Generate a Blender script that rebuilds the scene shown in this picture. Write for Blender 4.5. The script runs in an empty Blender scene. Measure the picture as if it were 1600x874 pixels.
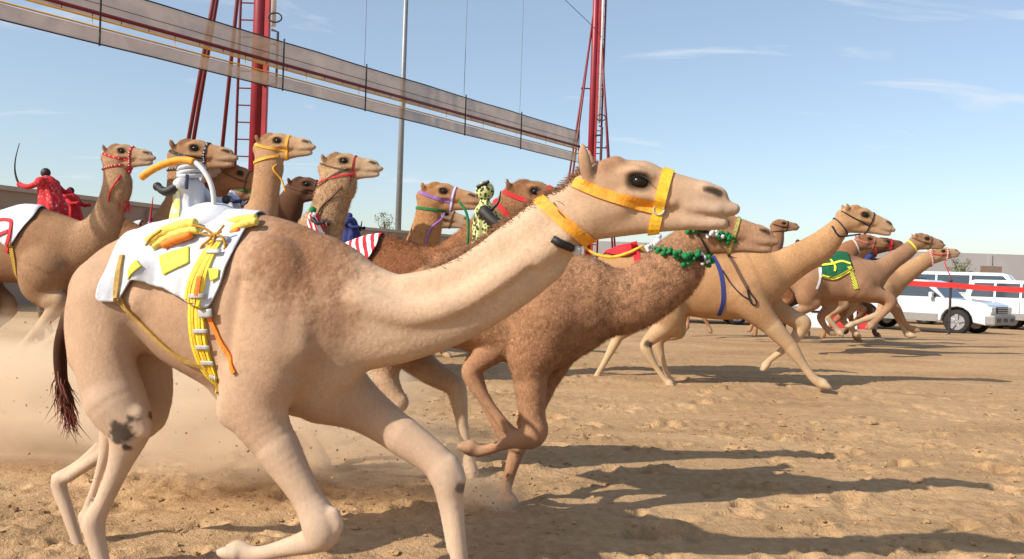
import bpy, bmesh, math, random
import numpy as np
from mathutils import Vector, Matrix
from mathutils.bvhtree import BVHTree

R = math.radians
SC = bpy.context.scene
COL = SC.collection
rng = np.random.default_rng(7)
random.seed(7)

# ------------------------------------------------------------------ camera, sky, sun, exposure
FPX, W, H = 1300.0, 1600.0, 874.0
CAM_H, ROLL, PITCH = 1.5, R(2.0), R(-0.22)
cam_d = bpy.data.cameras.new('camera')
cam = bpy.data.objects.new('camera', cam_d)
COL.objects.link(cam)
cam_d.sensor_width = 36.0
cam_d.lens = 36.0 * FPX / W
cam_d.clip_start, cam_d.clip_end = 0.05, 5000
FWD = Vector((0, math.cos(PITCH), math.sin(PITCH)))
R0 = Vector((1, 0, 0))
U0 = R0.cross(FWD)
RGT = R0 * math.cos(ROLL) + U0 * math.sin(ROLL)
UPV = U0 * math.cos(ROLL) - R0 * math.sin(ROLL)
CAM = Vector((0, 0, CAM_H))
cam.matrix_world = Matrix(((RGT.x, UPV.x, -FWD.x, CAM.x), (RGT.y, UPV.y, -FWD.y, CAM.y),
                           (RGT.z, UPV.z, -FWD.z, CAM.z), (0, 0, 0, 1)))
SC.camera = cam

SUN_AZ = Vector((-0.85, -0.53))          # ground direction towards the sun
SUN_EL = R(35)
h_ = SUN_AZ.normalized()
sun_dir = Vector((h_.x * math.cos(SUN_EL), h_.y * math.cos(SUN_EL), math.sin(SUN_EL)))
sd = bpy.data.lights.new('sun', 'SUN')
sd.energy, sd.angle, sd.color = 4.8, R(0.55), (1.0, 0.93, 0.82)
sun = bpy.data.objects.new('sun', sd)
COL.objects.link(sun)
sun.rotation_euler = sun_dir.to_track_quat('Z', 'Y').to_euler()

wd = bpy.data.worlds.new('World')
SC.world = wd
wd.use_nodes = True
wn, wl = wd.node_tree.nodes, wd.node_tree.links
wn.clear()
sky = wn.new('ShaderNodeTexSky')
sky.sky_type = 'NISHITA'
sky.sun_disc = False
sky.sun_elevation = SUN_EL
sky.sun_rotation = math.atan2(h_.x, h_.y)
sky.altitude = 50
sky.air_density, sky.dust_density, sky.ozone_density = 1.0, 1.0, 1.0
# thin cirrus wisps
tc = wn.new('ShaderNodeTexCoord')
sx = wn.new('ShaderNodeSeparateXYZ')
wl.new(tc.outputs['Generated'], sx.inputs[0])
zz = wn.new('ShaderNodeMath'); zz.operation = 'ADD'; zz.inputs[1].default_value = 0.12
wl.new(sx.outputs['Z'], zz.inputs[0])
dx = wn.new('ShaderNodeMath'); dx.operation = 'DIVIDE'
dy = wn.new('ShaderNodeMath'); dy.operation = 'DIVIDE'
wl.new(sx.outputs['X'], dx.inputs[0]); wl.new(zz.outputs[0], dx.inputs[1])
wl.new(sx.outputs['Y'], dy.inputs[0]); wl.new(zz.outputs[0], dy.inputs[1])
cxy = wn.new('ShaderNodeCombineXYZ')
wl.new(dx.outputs[0], cxy.inputs[0]); wl.new(dy.outputs[0], cxy.inputs[1])
mp = wn.new('ShaderNodeMapping')
mp.inputs['Location'].default_value = (0.18, 0.42, 0)
mp.inputs['Rotation'].default_value = (0, 0, R(-35))
mp.inputs['Scale'].default_value = (1.0, 2.2, 1)
wl.new(cxy.outputs[0], mp.inputs[0])
n1 = wn.new('ShaderNodeTexNoise')
n1.inputs['Scale'].default_value = 1.5; n1.inputs['Detail'].default_value = 7
n1.inputs['Roughness'].default_value = 0.55; n1.inputs['Distortion'].default_value = 0.7
wl.new(mp.outputs[0], n1.inputs['Vector'])
cr = wn.new('ShaderNodeValToRGB')
cr.color_ramp.elements[0].position = 0.60; cr.color_ramp.elements[0].color = (0, 0, 0, 1)
cr.color_ramp.elements[1].position = 0.80; cr.color_ramp.elements[1].color = (0.75, 0.75, 0.75, 1)
wl.new(n1.outputs['Fac'], cr.inputs[0])
mixc = wn.new('ShaderNodeMixRGB')
mixc.inputs['Color2'].default_value = (5.2, 5.4, 5.7, 1)
wl.new(cr.outputs[0], mixc.inputs['Fac'])
hz = wn.new('ShaderNodeMixRGB')          # desert haze whitens the whole sky a little
hz.inputs['Fac'].default_value = 0.24
hz.inputs['Color2'].default_value = (3.7, 4.3, 4.9, 1)
wl.new(sky.outputs[0], hz.inputs['Color1'])
wl.new(hz.outputs[0], mixc.inputs['Color1'])
bg = wn.new('ShaderNodeBackground')
bg.inputs['Strength'].default_value = 0.136
wl.new(mixc.outputs[0], bg.inputs[0])
wo = wn.new('ShaderNodeOutputWorld')
wl.new(bg.outputs[0], wo.inputs[0])

vs = SC.view_settings
vs.view_transform = 'Standard'; vs.look = 'None'; vs.gamma = 1.0; vs.exposure = 0.30
vs.use_curve_mapping = False
SC.cycles.use_denoising = True
SC.cycles.max_bounces = 6
SC.cycles.transparent_max_bounces = 16
SC.cycles.volume_bounces = 4
SC.cycles.volume_step_rate = 2.0

# ------------------------------------------------------------------ geometry of the photograph's view
def ray(px, py):
    return (FWD + RGT * ((px - W / 2) / FPX) - UPV * ((py - H / 2) / FPX))

def at(px, py, d):
    """world point seen at that pixel, d metres ahead"""
    r = ray(px, py)
    return CAM + r * (d / r.y)

def smooth(a, b, x):
    t = np.clip((x - a) / (b - a), 0, 1)
    return t * t * (3 - 2 * t)

def terrain(x, y):
    """gentle rise to the track edge, then down to the road"""
    return 0.30 * smooth(8.5, 19.5, y) - 0.22 * smooth(24.0, 27.5, y)

# ------------------------------------------------------------------ value noise
def _hash(ix, iy, seed):
    n = (ix.astype(np.int64) * 374761393 + iy.astype(np.int64) * 668265263 + seed * 1442695041) & 0xffffffff
    n = ((n ^ (n >> 13)) * 1274126177) & 0xffffffff
    return ((n ^ (n >> 16)) & 0xffff) / 65535.0

def vnoise(x, y, seed=0):
    ix, iy = np.floor(x), np.floor(y)
    fx, fy = x - ix, y - iy
    fx, fy = fx * fx * (3 - 2 * fx), fy * fy * (3 - 2 * fy)
    a, b = _hash(ix, iy, seed), _hash(ix + 1, iy, seed)
    c, d = _hash(ix, iy + 1, seed), _hash(ix + 1, iy + 1, seed)
    return (a * (1 - fx) + b * fx) * (1 - fy) + (c * (1 - fx) + d * fx) * fy - 0.5

# ------------------------------------------------------------------ object helpers
def thing(name, label, cat, loc=(0, 0, 0), rotz=0.0, group=None):
    o = bpy.data.objects.new(name, None)
    o.empty_display_size = 0.2
    COL.objects.link(o)
    o.location = loc
    o.rotation_euler = (0, 0, rotz)
    tag(o, label, cat, group)
    return o

def tag(o, label=None, cat=None, group=None, kind=None):
    if label: o['label'] = label
    if cat: o['category'] = cat
    if group: o['group'] = group
    if kind: o['kind'] = kind
    return o

def mesh_obj(name, verts, faces, mat, parent=None, smooth_=False, loc=None):
    me = bpy.data.meshes.new(name)
    me.from_pydata([tuple(v) for v in verts], [], [tuple(f) for f in faces])
    if smooth_:
        me.polygons.foreach_set('use_smooth', [True] * len(me.polygons))
    me.update()
    if mat: me.materials.append(mat)
    o = bpy.data.objects.new(name, me)
    COL.objects.link(o)
    if parent: o.parent = parent
    if loc is not None: o.location = loc
    return o

class MB:
    """collects simple shapes into one mesh"""
    def __init__(s): s.v, s.f = [], []
    def add(s, vs, fs):
        b = len(s.v)
        s.v += [tuple(v) for v in vs]
        s.f += [tuple(i + b for i in f) for f in fs]
        return s
    def box(s, c, sz, rot=None, taper=1.0):
        hx, hy, hz = sz[0] / 2, sz[1] / 2, sz[2] / 2
        vs = []
        for z, t in ((-hz, 1), (hz, taper)):
            vs += [Vector((-hx * t, -hy * t, z)), Vector((hx * t, -hy * t, z)), Vector((hx * t, hy * t, z)), Vector((-hx * t, hy * t, z))]
        if rot: vs = [rot @ v for v in vs]
        vs = [v + Vector(c) for v in vs]
        return s.add(vs, [(3, 2, 1, 0), (4, 5, 6, 7), (0, 1, 5, 4), (1, 2, 6, 5), (2, 3, 7, 6), (3, 0, 4, 7)])
    def tube(s, pts, r, n=8, caps=True, flat=1.0):
        pts = [Vector(p) for p in pts]
        rs = r if hasattr(r, '__len__') else [r] * len(pts)
        vs, fs = [], []
        prev = None
        for i, p in enumerate(pts):
            t = (pts[min(i + 1, len(pts) - 1)] - pts[max(i - 1, 0)])
            t = t.normalized() if t.length > 1e-9 else Vector((0, 0, 1))
            if prev is None:
                a = t.cross(Vector((0, 0, 1)))
                if a.length < 0.1: a = t.cross(Vector((0, 1, 0)))
                a.normalize()
            else:
                a = (prev - t * prev.dot(t)).normalized()
            prev = a
            b = t.cross(a)
            for k in range(n):
                th = 2 * math.pi * k / n
                vs.append(p + (a * math.cos(th) + b * math.sin(th) * flat) * rs[i])
        m = len(pts)
        for i in range(m - 1):
            for k in range(n):
                k2 = (k + 1) % n
                fs.append((i * n + k, i * n + k2, (i + 1) * n + k2, (i + 1) * n + k))
        if caps:
            fs.append(tuple(range(n - 1, -1, -1)))
            fs.append(tuple((m - 1) * n + k for k in range(n)))
        return s.add(vs, fs)
    def ball(s, c, r, seg=10, rings=7):
        c = Vector(c)
        rr = r if hasattr(r, '__len__') else (r, r, r)
        vs = [c + Vector((0, 0, rr[2]))]
        for i in range(1, rings):
            ph = math.pi * i / rings
            for k in range(seg):
                th = 2 * math.pi * k / seg
                vs.append(c + Vector((rr[0] * math.sin(ph) * math.cos(th), rr[1] * math.sin(ph) * math.sin(th), rr[2] * math.cos(ph))))
        vs.append(c - Vector((0, 0, rr[2])))
        fs = [(0, 1 + k, 1 + (k + 1) % seg) for k in range(seg)]
        for i in range(rings - 2):
            for k in range(seg):
                a, b = 1 + i * seg, 1 + (i + 1) * seg
                fs.append((a + k, b + k, b + (k + 1) % seg, a + (k + 1) % seg))
        e = 1 + (rings - 2) * seg
        fs += [(len(vs) - 1, e + (k + 1) % seg, e + k) for k in range(seg)]
        return s.add(vs, fs)
    def prism(s, poly, axis, a, b):
        """extrude a 2D polygon (p,q) along an axis ('y': poly is x,z; 'x': poly is y,z)"""
        n = len(poly)
        mk = (lambda p, q, t: (p, t, q)) if axis == 'y' else ((lambda p, q, t: (t, p, q)) if axis == 'x' else (lambda p, q, t: (p, q, t)))
        vs = [mk(p, q, a) for p, q in poly] + [mk(p, q, b) for p, q in poly]
        fs = [tuple(range(n - 1, -1, -1)), tuple(range(n, 2 * n))]
        fs += [(i, (i + 1) % n, n + (i + 1) % n, n + i) for i in range(n)]
        return s.add(vs, fs)
    def build(s, name, mat, parent=None, smooth_=False, bevel=0, loc=None):
        o = mesh_obj(name, s.v, s.f, mat, parent, smooth_, loc)
        if bevel:
            m = o.modifiers.new('bevel', 'BEVEL'); m.width = bevel; m.segments = 2; m.limit_method = 'ANGLE'
        return o

def catmull(P, n):
    """P: list of tuples; returns n samples per segment"""
    P = np.array(P, float)
    if len(P) < 3:
        t = np.linspace(0, 1, n + 1)[:, None]
        return P[0] * (1 - t) + P[-1] * t
    E = np.vstack([2 * P[0] - P[1], P, 2 * P[-1] - P[-2]])
    out = []
    for i in range(1, len(E) - 2):
        for k in range(n):
            t = k / n
            a, b, c, d = E[i - 1], E[i], E[i + 1], E[i + 2]
            out.append(0.5 * (2 * b + (c - a) * t + (2 * a - 5 * b + 4 * c - d) * t * t + (3 * b - a - 3 * c + d) * t ** 3))
    out.append(P[-1])
    return np.array(out)

# ------------------------------------------------------------------ materials
MATS = {}
def srgb(r, g, b):
    f = lambda c: (c / 255 / 12.92) if c / 255 <= 0.04045 else ((c / 255 + 0.055) / 1.055) ** 2.4
    return (f(r), f(g), f(b))

def mat(name, col, rough=0.7, metal=0.0, var=0.12, scale=8.0, bump=0.0, bscale=60.0, sheen=0.0, coat=0.0, spec=0.5):
    if name in MATS: return MATS[name]
    m = bpy.data.materials.new(name); m.use_nodes = True
    nt = m.node_tree; b = nt.nodes['Principled BSDF']
    b.inputs['Roughness'].default_value = rough
    b.inputs['Metallic'].default_value = metal
    b.inputs['Sheen Weight'].default_value = sheen
    b.inputs['Coat Weight'].default_value = coat
    b.inputs['Specular IOR Level'].default_value = spec
    t = nt.nodes.new('ShaderNodeTexCoord')
    n = nt.nodes.new('ShaderNodeTexNoise')
    n.inputs['Scale'].default_value = scale; n.inputs['Detail'].default_value = 5
    nt.links.new(t.outputs['Object'], n.inputs['Vector'])
    r = nt.nodes.new('ShaderNodeValToRGB')
    r.color_ramp.elements[0].position = 0.3; r.color_ramp.elements[1].position = 0.7
    r.color_ramp.elements[0].color = tuple(c * (1 - var) for c in col[:3]) + (1,)
    r.color_ramp.elements[1].color = tuple(min(1, c * (1 + var)) for c in col[:3]) + (1,)
    nt.links.new(n.outputs['Fac'], r.inputs[0])
    nt.links.new(r.outputs[0], b.inputs['Base Color'])
    if bump:
        n2 = nt.nodes.new('ShaderNodeTexNoise'); n2.inputs['Scale'].default_value = bscale; n2.inputs['Detail'].default_value = 3
        nt.links.new(t.outputs['Object'], n2.inputs['Vector'])
        bp = nt.nodes.new('ShaderNodeBump'); bp.inputs['Strength'].default_value = bump; bp.inputs['Distance'].default_value = 0.01
        nt.links.new(n2.outputs['Fac'], bp.inputs['Height'])
        nt.links.new(bp.outputs[0], b.inputs['Normal'])
    MATS[name] = m
    return m

def hair_mat():
    m = bpy.data.materials.new('camel_hair'); m.use_nodes = True
    nt = m.node_tree; b = nt.nodes['Principled BSDF']
    b.inputs['Roughness'].default_value = .7; b.inputs['Specular IOR Level'].default_value = .2
    a = nt.nodes.new('ShaderNodeAttribute'); a.attribute_name = 'coat'
    nt.links.new(a.outputs['Color'], b.inputs['Base Color'])
    return m
def coat_mat():
    """camel coat: colour from the attribute coat, short-hair grain and woolly curls as relief"""
    m = bpy.data.materials.new('camel_coat'); m.use_nodes = True
    nt = m.node_tree; N = nt.nodes; L = nt.links; b = N['Principled BSDF']
    b.inputs['Roughness'].default_value = 0.9
    b.inputs['Specular IOR Level'].default_value = 0.12
    b.inputs['Sheen Weight'].default_value = 0.04
    b.inputs['Sheen Roughness'].default_value = 0.5
    at_ = N.new('ShaderNodeAttribute'); at_.attribute_name = 'coat'
    aw = N.new('ShaderNodeAttribute'); aw.attribute_name = 'wool'
    t = N.new('ShaderNodeTexCoord')
    def noise(s, det, dist=0.0, sc=None):
        n = N.new('ShaderNodeTexNoise'); n.inputs['Scale'].default_value = s; n.inputs['Detail'].default_value = det
        n.inputs['Distortion'].default_value = dist
        if sc:
            mpn = N.new('ShaderNodeMapping'); mpn.inputs['Scale'].default_value = sc
            L.new(t.outputs['Object'], mpn.inputs[0]); L.new(mpn.outputs[0], n.inputs['Vector'])
        else:
            L.new(t.outputs['Object'], n.inputs['Vector'])
        return n
    def math_(op, a, bb):
        q = N.new('ShaderNodeMath'); q.operation = op
        for i, v in enumerate((a, bb)):
            if isinstance(v, (int, float)): q.inputs[i].default_value = v
            else: L.new(v, q.inputs[i])
        return q.outputs[0]
    big = noise(4.0, 7, 0.6)
    hair = noise(70, 4, 0.4, (1.0, 1.0, 0.35))
    wv = N.new('ShaderNodeTexVoronoi'); wv.feature = 'SMOOTH_F1'; wv.inputs['Scale'].default_value = 42
    wv.inputs['Smoothness'].default_value = .6
    dn = noise(22, 2)
    dm = N.new('ShaderNodeVectorMath'); dm.operation = 'MULTIPLY_ADD'
    L.new(dn.outputs['Color'], dm.inputs[0]); dm.inputs[1].default_value = (.05, .05, .05); L.new(t.outputs['Object'], dm.inputs[2])
    L.new(dm.outputs[0], wv.inputs['Vector'])
    cv = N.new('ShaderNodeMath'); cv.operation = 'SUBTRACT'; cv.inputs[0].default_value = .9; L.new(wv.outputs['Distance'], cv.inputs[1])
    class curl: outputs = {'Fac': cv.outputs[0]}
    v = math_('ADD', math_('MULTIPLY', big.outputs['Fac'], 0.5), math_('MULTIPLY', hair.outputs['Fac'], 0.26))
    v = math_('ADD', v, 0.62)
    wc = math_('MULTIPLY', math_('SUBTRACT', curl.outputs['Fac'], 0.45), math_('MULTIPLY', aw.outputs['Fac'], 0.7))
    v = math_('ADD', v, wc)
    vm = N.new('ShaderNodeVectorMath'); vm.operation = 'SCALE'
    L.new(at_.outputs['Color'], vm.inputs[0]); L.new(v, vm.inputs['Scale'])
    L.new(vm.outputs[0], b.inputs['Base Color'])
    hgt = math_('ADD', math_('MULTIPLY', hair.outputs['Fac'], 0.07), math_('MULTIPLY', math_('MULTIPLY', curl.outputs['Fac'], aw.outputs['Fac']), 1.0))
    hgt = math_('ADD', hgt, math_('MULTIPLY', noise(9, 2).outputs['Fac'], 0.08))
    bp = N.new('ShaderNodeBump'); bp.inputs['Strength'].default_value = 0.6; bp.inputs['Distance'].default_value = 0.016
    L.new(hgt, bp.inputs['Height']); L.new(bp.outputs[0], b.inputs['Normal'])
    return m
# ------------------------------------------------------------------ bodies as blended implicit surfaces
class Field:
    def __init__(s, lo, hi, vox):
        s.lo = np.array(lo, float); s.vox = vox
        s.n = np.maximum(((np.array(hi) - s.lo) / vox).astype(int) + 2, 4)
        s.D = np.full(s.n, 1.0, np.float32)
    def box(s, lo, hi):
        a = np.clip(((np.array(lo) - s.lo) / s.vox).astype(int), 0, s.n - 1)
        b = np.clip(((np.array(hi) - s.lo) / s.vox).astype(int) + 2, 1, s.n)
        return tuple(slice(int(i), int(max(j, i + 1))) for i, j in zip(a, b))
    def grid(s, sl):
        ax = [(s.lo[i] + s.vox * np.arange(sl[i].start, sl[i].stop)).astype(np.float32) for i in range(3)]
        return ax[0][:, None, None], ax[1][None, :, None], ax[2][None, None, :]

def seg_dist(X, Y, Z, a, b, fl):
    ax, ay, az, ar = a; bx_, by, bz, br = b
    dx, dy, dz = bx_ - ax, by - ay, bz - az
    L2 = dx * dx + dy * dy + dz * dz + 1e-12
    t = np.clip(((X - ax) * dx + (Y - ay) * dy + (Z - az) * dz) / L2, 0, 1)
    return np.sqrt((X - ax - t * dx) ** 2 + ((Y - ay - t * dy) / fl) ** 2 + (Z - az - t * dz) ** 2) - (ar + t * (br - ar))

def smin(a, b, k):
    h = np.clip(0.5 + 0.5 * (b - a) / k, 0, 1)
    return b * (1 - h) + a * h - k * h * (1 - h)

def chain_pts(c, sub):
    return catmull(c['p'], sub) if len(c['p']) > 1 else np.array([c['p'][0], c['p'][0]])

def chain_box(pts, fl, m):
    r = pts[:, 3].max()
    lo = pts[:, :3].min(0) - r - m; hi = pts[:, :3].max(0) + r + m
    lo[1] = pts[:, 1].min() - r * max(fl, 0.5) - m; hi[1] = pts[:, 1].max() + r * max(fl, 0.5) + m
    return lo, hi

def chain_eval(c, X, Y, Z, sub=6):
    pts = chain_pts(c, sub)
    d = None
    for i in range(len(pts) - 1):
        e = seg_dist(X, Y, Z, pts[i], pts[i + 1], c.get('fl', 1.0))
        d = e if d is None else np.minimum(d, e)
    return d

def surface_nets(F, lo, vox):
    S = F < 0
    n = F.shape
    c = np.zeros([k - 1 for k in n], np.int8)
    for i in (0, 1):
        for j in (0, 1):
            for k in (0, 1):
                c += S[i:n[0] - 1 + i, j:n[1] - 1 + j, k:n[2] - 1 + k]
    act = np.argwhere((c > 0) & (c < 8))
    idx = np.full(c.shape, -1, np.int32)
    idx[act[:, 0], act[:, 1], act[:, 2]] = np.arange(len(act))
    corners = [(i, j, k) for i in (0, 1) for j in (0, 1) for k in (0, 1)]
    val = {q: F[act[:, 0] + q[0], act[:, 1] + q[1], act[:, 2] + q[2]].astype(np.float64) for q in corners}
    acc = np.zeros((len(act), 3)); cnt = np.zeros(len(act))
    for a in corners:
        for ax in range(3):
            if a[ax]: continue
            b = list(a); b[ax] = 1; b = tuple(b)
            va, vb = val[a], val[b]
            m = (va < 0) != (vb < 0)
            t = np.where(m, va / np.where(m, va - vb, 1), 0)
            p = np.tile(np.array(a, float), (len(act), 1)); p[:, ax] = t
            acc[m] += p[m]; cnt[m] += 1
    V = lo + vox * (act + acc / np.maximum(cnt, 1)[:, None])
    faces = []
    for ax in range(3):
        o1, o2 = [(1, 2), (2, 0), (0, 1)][ax]
        sl0 = [slice(1, n[q] - 1) for q in range(3)]; sl0[ax] = slice(0, n[ax] - 1)
        sl1 = list(sl0); sl1[ax] = slice(1, n[ax])
        A, B = S[tuple(sl0)], S[tuple(sl1)]
        E = np.argwhere(A != B)
        if not len(E): continue
        flip = A[E[:, 0], E[:, 1], E[:, 2]]
        base = E + np.array([s.start for s in sl0])
        q = []
        for d1, d2 in ((-1, -1), (0, -1), (0, 0), (-1, 0)):
            o = base.copy(); o[:, o1] += d1; o[:, o2] += d2
            q.append(idx[o[:, 0], o[:, 1], o[:, 2]])
        q = np.stack(q, 1)
        q[~flip] = q[~flip][:, ::-1]
        faces.append(q)
    Q = np.vstack(faces)
    Q = Q[(Q >= 0).all(1)]
    return V, Q

def build_field(groups, vox, subs=()):
    """groups: list of lists of chains; the first is the trunk, each other is blended with the trunk but not with its siblings"""
    allp = np.vstack([np.hstack([chain_pts(c, 3)[:, :3] - chain_pts(c, 3)[:, 3:] * max(1, c.get('fl', 1)), chain_pts(c, 3)[:, :3] + chain_pts(c, 3)[:, 3:] * max(1, c.get('fl', 1))])
                      for g in groups for c in g])
    lo = allp[:, :3].min(0) - 3 * vox; hi = allp[:, 3:].max(0) + 3 * vox
    F = Field(lo, hi, vox)
    for c in groups[0]:
        k = c.get('k', 0.04)
        sl = F.box(*chain_box(chain_pts(c, 3), c.get('fl', 1), k + 2.5 * vox))
        d = chain_eval(c, *F.grid(sl))
        F.D[sl] = smin(F.D[sl], d, k)
    trunk = F.D.copy()
    for g in groups[1:]:
        part = np.full(F.D.shape, 1.0, np.float32) if len(g) > 1 else None
        blo = np.min([chain_box(chain_pts(c, 3), c.get('fl', 1), 0.1)[0] for c in g], 0)
        bhi = np.max([chain_box(chain_pts(c, 3), c.get('fl', 1), 0.1)[1] for c in g], 0)
        bs = F.box(blo, bhi)
        P = np.full(F.D[bs].shape, 1.0, np.float32)
        off = [s.start for s in bs]
        for c in g:
            k = c.get('k', 0.03)
            sl = F.box(*chain_box(chain_pts(c, 3), c.get('fl', 1), k + 2.5 * vox))
            sl = tuple(slice(max(a.start, b.start), min(a.stop, b.stop)) for a, b in zip(sl, bs))
            ls = tuple(slice(a.start - o, a.stop - o) for a, o in zip(sl, off))
            P[ls] = smin(P[ls], chain_eval(c, *F.grid(sl)), k)
        F.D[bs] = np.minimum(F.D[bs], smin(trunk[bs], P, g[0].get('kb', 0.05)))
    for c in subs:
        k = c.get('k', 0.01)
        sl = F.box(*chain_box(chain_pts(c, 3), c.get('fl', 1), k + 2.5 * vox))
        d = chain_eval(c, *F.grid(sl))
        F.D[sl] = -smin(-F.D[sl], d, k)
    return surface_nets(F.D, F.lo, vox)

def np_mesh(name, V, Q, mat_, parent=None, attrs=None, loc=None):
    me = bpy.data.meshes.new(name)
    me.vertices.add(len(V)); me.vertices.foreach_set('co', V.astype(np.float32).ravel())
    k = Q.shape[1]
    me.loops.add(Q.size); me.loops.foreach_set('vertex_index', Q.astype(np.int32).ravel())
    me.polygons.add(len(Q)); me.polygons.foreach_set('loop_start', np.arange(0, Q.size, k, dtype=np.int32))
    me.polygons.foreach_set('use_smooth', np.ones(len(Q), bool))
    me.update(calc_edges=True); me.validate()
    for an, (ty, dat) in (attrs or {}).items():
        a = me.attributes.new(an, ty, 'POINT')
        a.data.foreach_set('color' if ty == 'FLOAT_COLOR' else 'value', np.ascontiguousarray(dat, np.float32).ravel())
    if mat_: me.materials.append(mat_)
    o = bpy.data.objects.new(name, me); COL.objects.link(o)
    if parent: o.parent = parent
    if loc is not None: o.location = loc
    return o

# ------------------------------------------------------------------ camel
HP0, HP1 = np.array([905., 285.]), np.array([1150., 333.])      # poll and lip of the head pattern
HEAD = [  # chains: (x, y, side, radius), flatness, blend, mirrored, region
    ([(912, 305, 0, 33), (950, 289, 0, 40), (1000, 288, 0, 37)], .74, 10, 0, 'head'),
    ([(1000, 290, 0, 36), (1050, 301, 0, 31), (1092, 309, 0, 26), (1118, 316, 0, 19)], .68, 10, 0, 'head'),
    ([(1100, 300, 0, 15), (1120, 305, 0, 13)], 1.15, 8, 0, 'muzzle'),
    ([(1078, 322, 0, 18), (1114, 327, 0, 15), (1136, 327, 0, 12), (1145, 327, 0, 9.5)], 1.05, 8, 0, 'muzzle'),
    ([(928, 346, 0, 31), (980, 342, 0, 28), (1040, 342, 0, 21), (1090, 343, 0, 16)], .68, 10, 0, 'head'),
    ([(1075, 346, 0, 12.5), (1108, 349, 0, 11.5), (1128, 349, 0, 9)], 1.1, 4, 0, 'muzzle'),
    ([(925, 332, 13, 28), (968, 322, 15, 24)], .62, 12, 1, 'head'),
    ([(974, 272, 22, 8), (996, 270, 26, 9), (1017, 279, 22, 7)], 1.0, 6, 1, 'head'),
    ([(976, 306, 24, 7), (1010, 309, 22, 7), (1052, 318, 15, 7)], 1.0, 9, 1, 'head'),
    ([(945, 262, 16, 12), (962, 256, 12, 12)], 1.0, 10, 1, 'crown'),
    ([(1090, 325, 13, 7), (1120, 329, 11, 7)], 1.0, 6, 1, 'muzzle'),
]
EARS = [([(921, 282, 24, 10), (916, 262, 31, 10.5), (913, 246, 34, 9), (911, 230, 35, 4)], .62, 5, 1, 'ear')]
HSUB = [
    ([(993, 286, 33, 10), (1006, 287, 32, 10)], 1.0, 4, 1, 'eye'),
    ([(1102, 297, 20, 3.4), (1113, 298, 18, 5.6), (1124, 304, 14, 4.4)], 1.0, 3, 1, 'nostril'),
    ([(1090, 310, 22, 2.0), (1110, 313, 20, 2.4), (1128, 314, 15, 2.2)], 1.0, 4, 1, 'fold'),
    ([(1070, 331, 21, 2.2), (1090, 337, 21, 2.2), (1118, 340, 17, 2.4), (1140, 342, 8, 2.6), (1146, 342, 0, 2.6)], 1.4, 2.5, 1, 'mouth'),
    ([(916, 256, 45, 6), (914, 238, 47, 4)], .9, 3, 1, 'earcup'),
]

TEMPLATE = dict(     # galloping body in metres (forward, up, radius), used where the photograph shows little of the body
    torso=[(-.66, 1.40, .22), (-.38, 1.43, .29), (0, 1.40, .35), (.36, 1.36, .36), (.58, 1.36, .29)],
    hump=[(-.15, 1.62, .15), (.0, 1.72, .15), (.16, 1.64, .16)],
    legs=dict(nf=[(.42, 1.25, .21), (.45, .98, .13), (.62, .66, .075), (.68, .58, .08), (.48, .36, .045), (.34, .20, .045), (.30, .12, .06)],
              ff=[(.45, 1.2, .2), (.55, .95, .13), (.85, .72, .075), (.94, .64, .08), (1.03, .32, .045), (1.08, .10, .05), (1.16, .05, .06)],
              nh=[(-.55, 1.35, .24), (-.52, 1.02, .17), (-.42, .88, .11), (-.72, .52, .055), (-.78, .47, .065), (-.62, .20, .04), (-.56, .06, .06)],
              fh=[(-.55, 1.35, .24), (-.62, 1.02, .17), (-.60, .88, .11), (-.98, .62, .055), (-1.03, .57, .065), (-1.0, .28, .04), (-1.02, .10, .06)]),
    tail=[(-.84, 1.45, .04), (-.95, 1.25, .03), (-.98, 1.0, .025)])

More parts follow.
